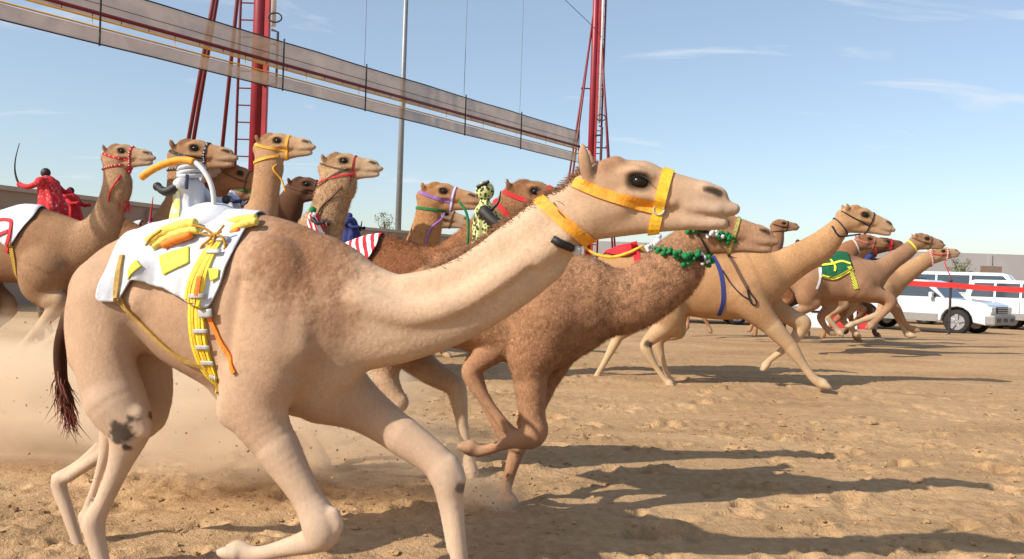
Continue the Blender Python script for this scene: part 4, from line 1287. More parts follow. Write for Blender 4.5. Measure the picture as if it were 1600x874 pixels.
for sg in (-1, 1):
    M1.strap([M1.hp(1030, 329), M1.hp(985, 318), M1.hp(940, 304), M1.hp(895, 285)], .02, whitew, 'white_stripe', h, sg, th=.012, px=False)
simple(M1b, rope_m, rope_m, None, 7)
simple(M2, red_cl, red_cl, (red_cl, 14), 13)
q = [M2.P(x, y) for x, y in ((752, 345), (768, 352), (782, 346))]
MB().ball((q[1][0], M2.side(q[1][0], q[1][1], -1, -.1) - .01, q[1][1]), (.055, .02, .03), 10, 6).build('red_pompom', red_cl, M2.hroot, True)
simple(NN, red_cl, red_cl, None, 9)
simple(C, black, black, (black, 5), 5, lead=[(960, 385), (900, 400), (862, 360)])
simple(D, black, black, (black, 9), 9, lead=[(985, 420), (970, 470), (940, 520)])
simple(I_, mat('pink_rope', c3(190, 110, 110), .8), None, (whitew, 9), 9)
simple(G, red_cl, red_cl, (red_cl, 12), 16)
simple(E, rope_m, rope_m, (hivis, 12), 8)
h, l = simple(F_, mat('pink_rope', c3(190, 110, 110), .8), red_cl, (red_cl, 8), 9, lead=[(1000, 420), (1010, 470), (1025, 520)])
loopbeads(F_, l, [whitew, red_cl], .016, h)

def stripes(name, ca, cb, scale, rot=0.0, width=.5, dist=1.0):
    m = bpy.data.materials.new(name); m.use_nodes = True
    nt = m.node_tree; N, L = nt.nodes, nt.links; b = N['Principled BSDF']; b.inputs['Roughness'].default_value = .85
    t = N.new('ShaderNodeTexCoord'); mp_ = N.new('ShaderNodeMapping'); mp_.inputs['Rotation'].default_value = (0, rot, 0)
    L.new(t.outputs['Object'], mp_.inputs[0])
    w = N.new('ShaderNodeTexWave'); w.inputs['Scale'].default_value = scale; w.inputs['Distortion'].default_value = dist
    L.new(mp_.outputs[0], w.inputs['Vector'])
    r = N.new('ShaderNodeValToRGB'); r.color_ramp.interpolation = 'CONSTANT'
    r.color_ramp.elements[0].color = (*ca, 1); r.color_ramp.elements[1].color = (*cb, 1); r.color_ramp.elements[1].position = width
    L.new(w.outputs['Fac'], r.inputs[0]); L.new(r.outputs[0], b.inputs['Base Color'])
    return m
def spotted(name, ca, cb, scale, thr):
    m = bpy.data.materials.new(name); m.use_nodes = True
    nt = m.node_tree; N, L = nt.nodes, nt.links; b = N['Principled BSDF']; b.inputs['Roughness'].default_value = .85
    t = N.new('ShaderNodeTexCoord'); w = N.new('ShaderNodeTexVoronoi'); w.inputs['Scale'].default_value = scale
    L.new(t.outputs['Object'], w.inputs['Vector'])
    r = N.new('ShaderNodeValToRGB'); r.color_ramp.interpolation = 'CONSTANT'
    r.color_ramp.elements[0].color = (*cb, 1); r.color_ramp.elements[1].color = (*ca, 1); r.color_ramp.elements[1].position = thr
    L.new(w.outputs['Distance'], r.inputs[0]); L.new(r.outputs[0], b.inputs['Base Color'])
    return m
def plain_cloth(c_, px0, px1, lowpts, mat_, **k):
    a, b = c_.P(px0, lowpts[0][1], -.2)[0], c_.P(px1, lowpts[-1][1], -.2)[0]
    return c_.cloth(a, b, edge_of(c_, lowpts, -.2), mat_, nu=k.pop('nu', 24), nv=k.pop('nv', 30), **k)
redwhite = stripes('red_white_stripes', c3(196, 28, 40), c3(226, 222, 224), 5.5, R(25), .5, 2.5)
plain_cloth(M2, 505, 584, [(505, 405), (545, 440), (570, 420), (584, 385)], redwhite, off=.02, wr=.03)
cl = plain_cloth(L1, -75, 52, [(-75, 400), (0, 372), (30, 392), (52, 340)], white_cl, off=.03, wr=.02)
L1.bvh, sv = L1.cbvh, L1.bvh
L1.strap([(-20, 345), (10, 343), (24, 350), (28, 372), (22, 395)], .045, red_cl, 'red_strap', cl, th=.03)
L1.strap([(2, 372), (14, 366), (24, 362)], .05, red_cl, 'red_strap', cl, th=.03)
L1.strap([(26, 370), (31, 405), (30, 440), (28, 456)], .06, stripes('girth_weave', c3(150, 40, 36), c3(190, 180, 60), 12, R(60), .5, 3), 'girth', cl, th=.02)
L1.bvh = sv
cl = plain_cloth(E, 1280, 1330, [(1276, 432), (1300, 436), (1316, 428), (1332, 420)], dgreen, off=.02, wr=.015)
E.bvh, sv = E.cbvh, E.bvh
E.strap([(1281, 431), (1300, 435), (1316, 428), (1331, 420)], .05, hivis, 'yellow_trim', cl, th=.03)
E.strap([(1284, 414), (1300, 412), (1316, 408), (1328, 412)], .035, hivis, 'yellow_cord', cl, th=.03)
E.strap([(1300, 405), (1304, 416), (1302, 424)], .03, hivis, 'yellow_cord', cl, th=.03)
E.strap([(1325, 416), (1330, 432), (1334, 452)], .07, stripes('yellow_girth', c3(70, 110, 40), c3(220, 210, 70), 12, R(40), .5, 3), 'girth', cl, th=.02)
E.strap([(1282, 418), (1278, 436), (1272, 452)], .035, whitew, 'breeching_strap', cl, th=.02)
E.bvh = sv
# blue girth of the tan camel, rope on its shoulder
gC = C.strap([(1116, 400), (1123, 420), (1127, 445), (1128, 472), (1124, 494)], .055, blue, 'girth', th=.012)
C.strap([(1127, 422), (1140, 444), (1154, 460), (1170, 470)], .018, black, 'strap', gC, th=.014)
C.strap([(1138, 392), (1146, 410), (1154, 430), (1163, 449)], .045, rope_m, 'strap', gC, th=.014)
lp_ = [C.P(x, y, -.2) for x, y in ((1163, 449), (1168, 458), (1176, 468), (1177, 476), (1170, 474), (1165, 462), (1163, 449))]
MB().tube(catmull([(a, C.side(a, b, -1, -.25) - .015, b) for a, b in lp_], 4), .011, 6).build('rope_loop', black, gC, True)
gN = NN.strap([(990, 378), (994, 395), (998, 420)], .1, red_cl, 'girth', th=.012)
plain_cloth(NN, 935, 992, [(930, 392), (955, 398), (975, 402), (992, 396)], red_cl, off=.02, wr=.03)
cl = plain_cloth(M1, 505, 575, [(505, 392), (560, 402), (575, 380)], red_cl, off=.02, wr=.02)
for c_, mt in ((L2, white_cl), (L4, red_cl), (L5, redwhite), (D, red_cl), (G, blue), (F_, white_cl), (I_, red_cl), (L6, white_cl)):
    a, b = c_.torso[1][0], c_.torso[2][0] + .02
    zl = c_.torso[2][2] + .02
    c_.cloth(a, b, lambda u, zl=zl: zl, mt, nu=16, nv=20, off=.02, wr=.02)

# ------------------------------------------------------------------ robot jockeys riding behind the humps
def jockey(c_, label, base, top, body_m, head_m, arm_m, whip=None, whip_m=None, whip2=None, v=0.0, wide=1.0, lean=0, whip_r=.008, cap=None, group='robot jockeys on the camels', handpx=None, panel=None):
    b, t = c_.P(*base, v), c_.P(*top, v)
    hgt = t[1] - b[1]
    root = thing('robot_jockey', label, 'robot', c_.M @ Vector((b[0], v, b[1])), -c_.a, group)
    du = t[0] - b[0]
    w = .30 * hgt * wide
    V, Q = build_field([[dict(p=[(-.02 * hgt, 0, -.08 * hgt, w * 1.0), (du * .3, 0, .2 * hgt, w * .82), (du * .6, 0, .48 * hgt, w * .74), (du * .72, 0, .62 * hgt, w * .5)], fl=.85, k=.03),
                         dict(p=[(du * .68, -w * .72, .60 * hgt, w * .34), (du * .68, w * .72, .60 * hgt, w * .34)], fl=1, k=.04),
                         dict(p=[(du * .75, 0, .66 * hgt, .06 * hgt), (du * .85, 0, .78 * hgt, .06 * hgt)], fl=1, k=.02)]], max(.0065, hgt * .022))
    # the cloth hangs in folds
    an = np.arctan2(V[:, 1], V[:, 0] - du * V[:, 2] / hgt)
    fo = (vnoise(an * 2.6 + 9, V[:, 2] / hgt * 2.2, 4) + .6 * vnoise(an * 6, V[:, 2] / hgt * 5, 8)) * .075 * hgt * np.clip(1.05 - V[:, 2] / hgt, .1, 1)
    rad_ = np.hypot(V[:, 0] - du * V[:, 2] / hgt, V[:, 1]) + 1e-6
    V[:, 0] += (V[:, 0] - du * V[:, 2] / hgt) / rad_ * fo; V[:, 1] += V[:, 1] / rad_ * fo
    vo = np_mesh('vest', V, Q, body_m, root)
    if panel:
        c_q = V[Q].mean(1)
        m_ = (c_q[:, 0] < -.12 * w) & (c_q[:, 1] < .02) & (c_q[:, 2] < .5 * hgt)
        ids, inv = np.unique(Q[m_], return_inverse=True)
        VV = V[ids].copy(); k_ = np.hypot(VV[:, 0], VV[:, 1])[:, None] + 1e-6
        VV[:, :2] *= 1 + .004 / k_
        np_mesh('panel', VV, inv.reshape(-1, 4), panel, vo)
    mb = MB().ball((du * .9, 0, .86 * hgt), (.125 * hgt, .12 * hgt, .13 * hgt), 14, 10)
    ho = mb.build('head', head_m, root, True)
    if cap:
        MB().ball((du * .9 - .01 * hgt, 0, .92 * hgt), (.145 * hgt, .14 * hgt, .10 * hgt), 12, 8).build('cap', cap, ho, True)
    for sg in (-1, 1):
        p0 = Vector((du * .6, sg * w * .7, .6 * hgt))
        hand = Vector((du + .5 * hgt, sg * w * .8, .42 * hgt)) if not (handpx and sg < 0) else Vector((c_.P(*handpx, v)[0] - b[0], sg * w * .6, c_.P(*handpx, v)[1] - b[1]))
        mid = (p0 + hand) / 2 + Vector((0, sg * .06 * hgt, -.10 * hgt))
        MB().tube(catmull([p0, mid, hand], 5), [.085 * hgt - .03 * hgt * i / 10 for i in range(11)], 8).build('arm', body_m if sg > 0 else arm_m, root, True)
        MB().ball(hand, .07 * hgt, 8, 6).build('hand', arm_m, root, True)
    if whip:
        P_ = [(c_.P(a, q_, v)[0] - b[0], -w * .6, c_.P(a, q_, v)[1] - b[1]) for a, q_ in whip]
        C_ = catmull(P_, 7)
        if whip2:
            k = int(len(C_) * .55)
            wo_ = MB().tube(C_[:k + 1], [whip_r * 1.45] * (k + 1), 10).build('whip', whip_m, root, True)
            MB().tube(C_[k:], whip_r, 10).build('whip_hose', whip2, wo_, True)
        else:
            MB().tube(C_, [whip_r * (1 - .75 * i / len(C_)) for i in range(len(C_))], 7).build('whip', whip_m, root, True)
    return root
skin_d = mat('dark_rubber', c3(40, 30, 28), .6, var=.2)
jA = jockey(A, 'white robed robot jockey with arched yellow whip on the pale camel', (296, 352), (296, 250), white_cl, white_cl, black, v=0.02, wide=1.02,
       whip=[(233, 280), (250, 268), (272, 258), (296, 253), (318, 258), (336, 280), (344, 305), (345, 334)], whip_m=amber, whip2=whitew, whip_r=.0125, handpx=(258, 294), panel=spotted('pale_yellow_print', c3(226, 220, 120), c3(214, 214, 210), 30, .4))
tb = MB()
for k in range(4):
    tb.tube([(.058 * math.cos(a), .058 * math.sin(a), .248 + .014 * k + .012 * math.sin(a + k)) for a in np.linspace(0, 2 * math.pi, 17)], .012, 6)
tb.build('turban', white_cl, jA, True)
MB().ball((0.13, 0, .0), (.165, .15, .115), 18, 12).build('cushion', white_cl, jA, True)
MB().tube([(.03, -.075, .24), (.035, -.085, .17)], .008, 6).build('clasp', mat('navy', c3(34, 36, 66), .6), jA)
spot = spotted('yellow_green_spots', c3(196, 196, 130), c3(58, 62, 40), 44, .46)
jB = jockey(B, 'robot jockey in yellow-green spotted vest on the woolly brown camel', (758, 402), (758, 282), spot, spot, skin_d, wide=.72, whip=[(770, 330), (782, 318), (786, 300)], whip_m=black, whip_r=.012)
roll_root = MB()
pb = B.P(758, 402); P_ = [B.P(x, y) for x, y in ((724, 318), (733, 330), (738, 350), (737, 384))]
MB().tube(catmull([(a - pb[0], -.1, b - pb[1]) for a, b in P_], 6), .009, 6).build('green_cord', green, jB, True)
q = B.P(755, 292)
MB().tube([(q[0] - pb[0] - .03, -.05, q[1] - pb[1] - .01), (q[0] - pb[0] + .05, -.05, q[1] - pb[1] + .03)], .012, 7).build('black_handle', black, jB)
redspot = spotted('red_white_print', c3(196, 36, 40), c3(150, 140, 144), 22, .26)
jockey(L1, 'red robot jockey with dark head waving a thin curved whip', (84, 322), (70, 262), redspot, skin_d, red_cl, v=.55, wide=1.25, whip=[(40, 290), (36, 282), (33, 268), (34, 250), (40, 226)], whip_m=skin_d, whip_r=.02, handpx=(40, 290))
jockey(L6, 'red robot jockey with dark head behind the upright neck', (112, 338), (110, 292), red_cl, black, red_cl, v=.4, wide=1.3)
jockey(K_, 'small white and navy robot jockey low behind the saddle cloth', (232, 372), (236, 340), white_cl, blue, skin_d, wide=1.2, whip=[(238, 350), (240, 330), (243, 308)], whip_m=red_cl, whip_r=.02)
jockey(L3, 'white and navy robot jockey under the red mast', (362, 335), (360, 288), white_cl, white_cl, blue, wide=1.3, v=-.5)
jockey(L5, 'red robot jockey with green cap by the shaggy neck', (495, 368), (488, 322), redwhite, green, skin_d, wide=1.1, v=-.3)
jockey(M1, 'purple-blue robot jockey with small stick above the striped cloth', (548, 372), (546, 332), blue, blue, blue, wide=1.5, whip=[(566, 362), (568, 352), (569, 346)], whip_m=black, whip_r=.015)
jockey(I_, 'black and yellow robot jockey beyond the tan neck', (1250, 402), (1246, 374), hivis, black, black, wide=1.2)
jockey(NN, 'white robot jockey above the red harness', (1024, 402), (1030, 364), white_cl, white_cl, skin_d, wide=1.1)
jockey(F_, 'dark blue robot jockey among the leading camels', (1350, 414), (1362, 392), blue, black, black, wide=1.1)
# ------------------------------------------------------------------ starting barrier, masts and poles
red_p = mat('red_paint', c3(134, 24, 38), .45, var=.14, scale=3, bump=.05)
red_l = mat('faded_red_paint', c3(168, 44, 48), .5, var=.14, scale=3)
dred = mat('dark_red_steel', c3(112, 26, 30), .5, var=.15)
yel_p = mat('yellow_pipe', c3(214, 160, 30), .5, var=.1)
steel = mat('galvanised_steel', c3(136, 140, 142), .5, metal=.4, var=.1)
white_p = mat('white_paint', c3(226, 226, 226), .5, var=.05)
dark = mat('dark_steel', c3(50, 38, 40), .6, var=.1)
wire = mat('wire', c3(120, 126, 140), .6, var=.05)

def net_mat():
    m = bpy.data.materials.new('grey_brown_mesh'); m.use_nodes = True
    nt = m.node_tree; N, L = nt.nodes, nt.links
    b = N['Principled BSDF']; b.inputs['Roughness'].default_value = .9
    tc_ = N.new('ShaderNodeTexCoord'); n = N.new('ShaderNodeTexNoise'); n.inputs['Scale'].default_value = 1.2; n.inputs['Detail'].default_value = 6
    n.inputs['Distortion'].default_value = 1.5
    L.new(tc_.outputs['Object'], n.inputs['Vector'])
    r = N.new('ShaderNodeValToRGB'); r.color_ramp.elements[0].position = .3; r.color_ramp.elements[1].position = .7
    r.color_ramp.elements[0].color = (*c3(178, 154, 132), 1); r.color_ramp.elements[1].color = (*c3(210, 188, 164), 1)
    L.new(n.outputs['Fac'], r.inputs[0]); L.new(r.outputs[0], b.inputs['Base Color'])
    tr = N.new('ShaderNodeBsdfTransparent'); tl = N.new('ShaderNodeBsdfTranslucent'); L.new(r.outputs[0], tl.inputs[0])
    m1 = N.new('ShaderNodeMixShader'); m1.inputs[0].default_value = .45
    L.new(b.outputs[0], m1.inputs[1]); L.new(tl.outputs[0], m1.inputs[2])
    m2 = N.new('ShaderNodeMixShader'); m2.inputs[0].default_value = .60
    L.new(tr.outputs[0], m2.inputs[1]); L.new(m1.outputs[0], m2.inputs[2])
    L.new(m2.outputs[0], N['Material Output'].inputs[0])
    return m
NET = net_mat()
BR, BL = Vector((1.82, 25.2, 0)), Vector((-10.6, 8.35, 0))
bdir = (BL - BR); blen = bdir.length; bdir.normalize()
bar = thing('start_barrier', 'long raised start barrier of grey mesh strips on red and yellow pipes', 'barrier', BR)
def bp(t, z, o=0.0):
    n = Vector((-bdir.y, bdir.x, 0))
    p = bdir * t + n * o
    return Vector((p.x, p.y, z))
def sag(t): return 0.10 * math.sin(t * .55) * .4
posts = [0.12]
def t_of(px):
    r = ray(px, 437); k = r.x / r.y
    return (k * BR.y - BR.x) / (bdir.x - k * bdir.y)
posts = [t_of(x) for x in (803, 715, 558, 428, 140)]
n = 60
def strip(z0, z1, name, seed):
    V, F = [], []
    for i in range(n + 1):
        t = blen * i / n
        for j in range(5):
            z = z0 + (z1 - z0) * j / 4
            dip = -.012 * abs(math.sin(math.pi * t / 3.4)) * (j / 4) if z1 > 5.6 else -.008 * abs(math.sin(math.pi * t / 3.4)) * (1 - j / 4)
            V.append(bp(t, z + dip, .025 * float(vnoise(np.array([t * 1.3]), np.array([z * 3.]), seed)[0])))
    F = [(i * 5 + j, i * 5 + j + 1, (i + 1) * 5 + j + 1, (i + 1) * 5 + j) for i in range(n) for j in range(4)]
    o = mesh_obj(name, V, F, NET, bar, True)
    m = o.modifiers.new('thickness', 'SOLIDIFY'); m.thickness = .004
    MB().tube([V[i * 5 + (4 if z1 > 5.6 else 0)] for i in range(n + 1)], .012, 6).build('edge_rope', dark, o)
    return o
strip(5.43, 5.96, 'mesh_strip', 1); strip(5.46 - .43, 5.26, 'mesh_strip', 2)
MB().tube([bp(0 - .35, 5.50, .05), bp(blen, 5.50, .05)], .032, 10).build('red_pipe', dred, bar, True)
MB().tube([bp(0, 5.405, .05), bp(blen, 5.405, .05)], .016, 8).build('yellow_pipe', yel_p, bar, True)
MB().tube([bp(0, 5.275, .05), bp(blen, 5.275, .05)], .016, 8).build('yellow_pipe', yel_p, bar, True)
MB().tube([bp(0, 5.66, .03), bp(blen, 5.66, .03)], .006, 5).build('cable', dark, bar)
t = .3
hang = MB()
while t < blen:
    o_ = MB().tube([bp(t, 5.50, .05), bp(t, 5.405, .05)], .007, 5).build('hanger', dred, bar)
    if int(t / .48) % 3 == 0: MB().tube([bp(t, 5.405, .05), bp(t, 5.275, .05)], .007, 5).build('hanger', yel_p, bar)
    t += .48
for i, tp_ in enumerate(posts + [0.0]):
    MB().tube([bp(tp_, 6.0, .07), bp(tp_, 4.98, .07)], .017, 6).build('crossbar', dark, bar)
# suspension wires and the carrying cable
mR, mL = BR + Vector((.42, .35, 0)), None
top_z = 14.0
for i, tp_ in enumerate(posts[:3]):
    p = BR + bp(tp_, 5.98)
    o_ = MB().tube([p, Vector((p.x, p.y, top_z))], .008, 5).build('hanging_wire', wire)
    tag(o_, ['thin hanging wire at the far end of the mesh barrier', 'thin hanging wire between the two other barrier wires', 'thin hanging wire beside the steel lamp pole'][i], 'wire')

def mast(base, hgt, rad, label, ladder=1, spread=1.0):
    root = thing('mast', label, 'mast', base, 0, 'red masts carrying the start barrier')
    MB().tube([(0, 0, 0), (0, 0, hgt)], rad, 20).build('pole', red_p, root, True)
    MB().box((rad * 1.25, -.02, hgt / 2), (rad * .8, rad * .9, hgt)).build('guide_rail', red_l, root, bevel=.01)
    MB().tube([(rad * 2.2, -.04, 6.3), (rad * 2.2, -.04, hgt)], rad * .42, 12).build('white_pipe', white_p, root, True)
    side = -ladder
    lx = side * rad * 3.1
    lad = MB().tube([(lx, 0, 0), (lx, 0, hgt)], .03, 8).build('ladder', dred, root, True)
    z = .3
    while z < hgt - .2:
        MB().tube([(lx, 0, z), (side * rad * .8, 0, z)], .016, 6).build('rung', dred, lad)
        z += .36
    if spread < 1:
        st = [(1.15, .3, 10.5), (.95, -.35, 11.0), (-1.2, .25, 10.5), (-1.0, -.3, 11.0)]
        for z in (3.0, 5.55, 7.4):
            k_ = 1 - z / 10.6
            for a_, b_ in ((0, 1), (2, 3), (0, 2)):
                MB().tube([(st[a_][0] * k_, st[a_][1] * k_, z), (st[b_][0] * k_, st[b_][1] * k_, z)], .022, 6).build('brace', dred, root)
    else:
        st = [(side * 2.1, .3, hgt), (side * 2.4, 1.4, hgt), (side * 1.5, 1.5, hgt)]
    for (x, y, zt) in st:
        MB().tube([(x, y, 0), (side * .05, .03, zt)], .045 if spread == 1 else .032, 8).build('stay', dred, root, True)
    for z in (5.05, 5.9):
        MB().tube([(rad, -.1, z), (rad * 3.2, -.15, z)], .03, 8).build('bracket', dark, root)
    MB().tube([(rad * 3.2, -.15, 5.0), (rad * 3.2, -.15, 6.15), (rad * 2.2, -.12, 6.2)], .028, 8).build('hook_arm', dark, root)
    ring = [(rad * 2.7 + .14 * math.cos(a), -.15, 6.45 + .1 * math.sin(a)) for a in np.linspace(0, 2 * math.pi, 13)]
    MB().tube(ring, .018, 6).build('pulley', dark, root)
    MB().box((0, 0, .1), (rad * 4, rad * 4, .2)).build('footing', mat('concrete', c3(150, 146, 138), .9), root, bevel=.02)
    return root
pL = at(397, 300, 17.6); pL.z = gz(pL.x, pL.y)
mast(pL, 13.5, .135, 'thick red steel mast with ladder, behind the yellow-haltered camel')
pR = at(921, 300, 26.3); pR.z = gz(pR.x, pR.y)
mR_ = mast(pR, 16, .10, 'slim red steel mast with ladder at the far end of the barrier', ladder=-1, spread=.22)
# carrying cable off to the upper left
pa = Vector((pR.x, pR.y, 9.4)); pb_ = BR + bp(posts[0], 10.2); pc = BR + bp(posts[2] + 1.0, 13.2)
tag(MB().tube(catmull([pa, pb_, (pb_ + pc) / 2 - Vector((0, 0, .1)), pc], 8), .011, 5).build('carrying_cable', wire), 'slack carrying cable running up from the slim red mast', 'cable')

p = at(622, 356, 38); zb = gz(p.x, p.y)
lp_ = thing('lamp_pole', 'tall plain grey steel lamp pole behind the barrier', 'pole', (p.x, p.y, zb))
MB().tube([(0, 0, 0), (0, 0, 20)], [.15, .09], 14).build('shaft', steel, lp_, True)
MB().tube([(0, 0, 0), (0, 0, .5)], [.24, .24], 12).build('base_plate', steel, lp_)
MB().box((.5, 0, 20), (1.2, .3, .15)).build('lamp_head', steel, lp_, bevel=.03)

# ------------------------------------------------------------------ walls and far ground works
tan_w = mat('tan_render', c3(168, 144, 124, .85), .9, var=.12, scale=.6, bump=.2)
cap_w = mat('pale_coping', c3(196, 176, 156, .8), .85, var=.08)
def wall(name, a, b, z0, h, th, m_, label, cap=None, panels=None, kindname='wall'):
    a, b = Vector(a), Vector(b); d = (b - a); L = d.length; ang = math.atan2(d.y, d.x)
    root = thing(name, label, kindname, (a.x, a.y, z0), ang)
    tag(root, kind='thing')
    MB().box((L / 2, 0, h / 2), (L, th, h)).build('wall_body', m_, root)
    if cap: MB().box((L / 2, 0, h + .06), (L, th + .14, .12)).build('coping', cap, root)
    if panels:
        k = panels
        while k < L:
            MB().box((k, -th / 2 - .06, h / 2 - .05), (.35, .12, h - .1)).build('pilaster', m_, root)
            k += panels
    return root
a0 = at(-330, 437, 17); a1 = at(262, 437, 27)
wall('boundary_wall', (a0.x, a0.y, 0), (a1.x, a1.y, 0), 0, 3.25, .3, tan_w, 'tall tan boundary wall behind the red-beaded camel', cap_w, 3.2)
a0 = at(430, 437, 33); a1 = at(840, 437, 46)
wall('boundary_wall', (a0.x, a0.y, 0), (a1.x, a1.y, 0), 0, 3.3, .3, tan_w, 'tan wall with pilasters behind the lamp pole', cap_w, 2.6)
a0, a1 = at(560, 437, 70), at(2600, 437, 105)
far_w = mat('hazy_grey_wall', c3(164, 160, 160, .85), .95, var=.1, scale=.25)
wall('perimeter_wall', (-40, 92, 0), (110, 84, 0), 0, 5.6, .4, far_w, 'long pale grey perimeter wall far behind the vehicles', None, 9.0)

# ------------------------------------------------------------------ trees
bark = mat('bark', c3(92, 74, 58), .95, var=.2, scale=12, bump=.5)
leafm = mat('hazed_leaves', c3(128, 132, 104, .8), .9, var=.4, scale=3)  # grey-green leaf colour with the distance haze painted in
def tree(p, hgt, cw, ch, label, seed, nl=900):
    h = np.random.default_rng(seed)
    root = thing('tree', label, 'tree', p)
    tb = MB().tube([(0, 0, 0), (.05, 0, hgt * .35), (0, .05, hgt * .62)], [hgt * .03, hgt * .024, hgt * .014], 8)
    for k in range(6):
        a = h.random() * 6.28
        tb.tube([(.04, 0, hgt * (.38 + .04 * k)), (math.cos(a) * cw * .25, math.sin(a) * cw * .25, hgt * (.58 + .05 * k)), (math.cos(a) * cw * .42, math.sin(a) * cw * .42, hgt * (.7 + .04 * k))], [hgt * .012, hgt * .008, hgt * .003], 6)
    tb.build('trunk', bark, root, True)
    cl = [(h.normal(0, .24 * cw), h.normal(0, .24 * cw), hgt - ch / 2 + h.normal(0, .22 * ch)) for _ in range(22)]
    V, F = [], []
    for k in range(nl):
        c_ = Vector(cl[h.integers(0, len(cl))]) + Vector(h.normal(0, .085 * cw, 3))
        s_ = .05 * cw * (.6 + h.random())
        a, b = Vector(h.normal(size=3)).normalized(), Vector(h.normal(size=3)).normalized()
        b_ = len(V)
        V += [c_ - a * s_, c_ + b * s_ * .4, c_ + a * s_, c_ - b * s_ * .4]
        F.append((b_, b_ + 1, b_ + 2, b_ + 3))
    mesh_obj('crown', V, F, leafm, root)
    return root
def on(px, d):
    p = at(px, 437, d); return Vector((p.x, p.y, gz(p.x, p.y)))
tree(on(1499, 75), 5.0, 1.9, 3.0, 'small rounded hazy tree above the parked vehicles', 1)
tree(on(600, 80), 7.0, 2.0, 2.2, 'little sparse tree beside the lamp pole', 2, 500)
# brown notice board
p = on(1547, 58)
nb = thing('notice_board', 'brown board on two legs beyond the vans', 'board', p)
for s_ in (-1, 1): MB().tube([(s_ * .5, 0, 0), (s_ * .5, 0, 2.2)], .05, 8).build('leg', dark, nb)
MB().box((0, -.06, 2.75), (1.5, .08, 1.1)).build('panel', mat('brown_board', c3(122, 104, 90), .8), nb, bevel=.02)

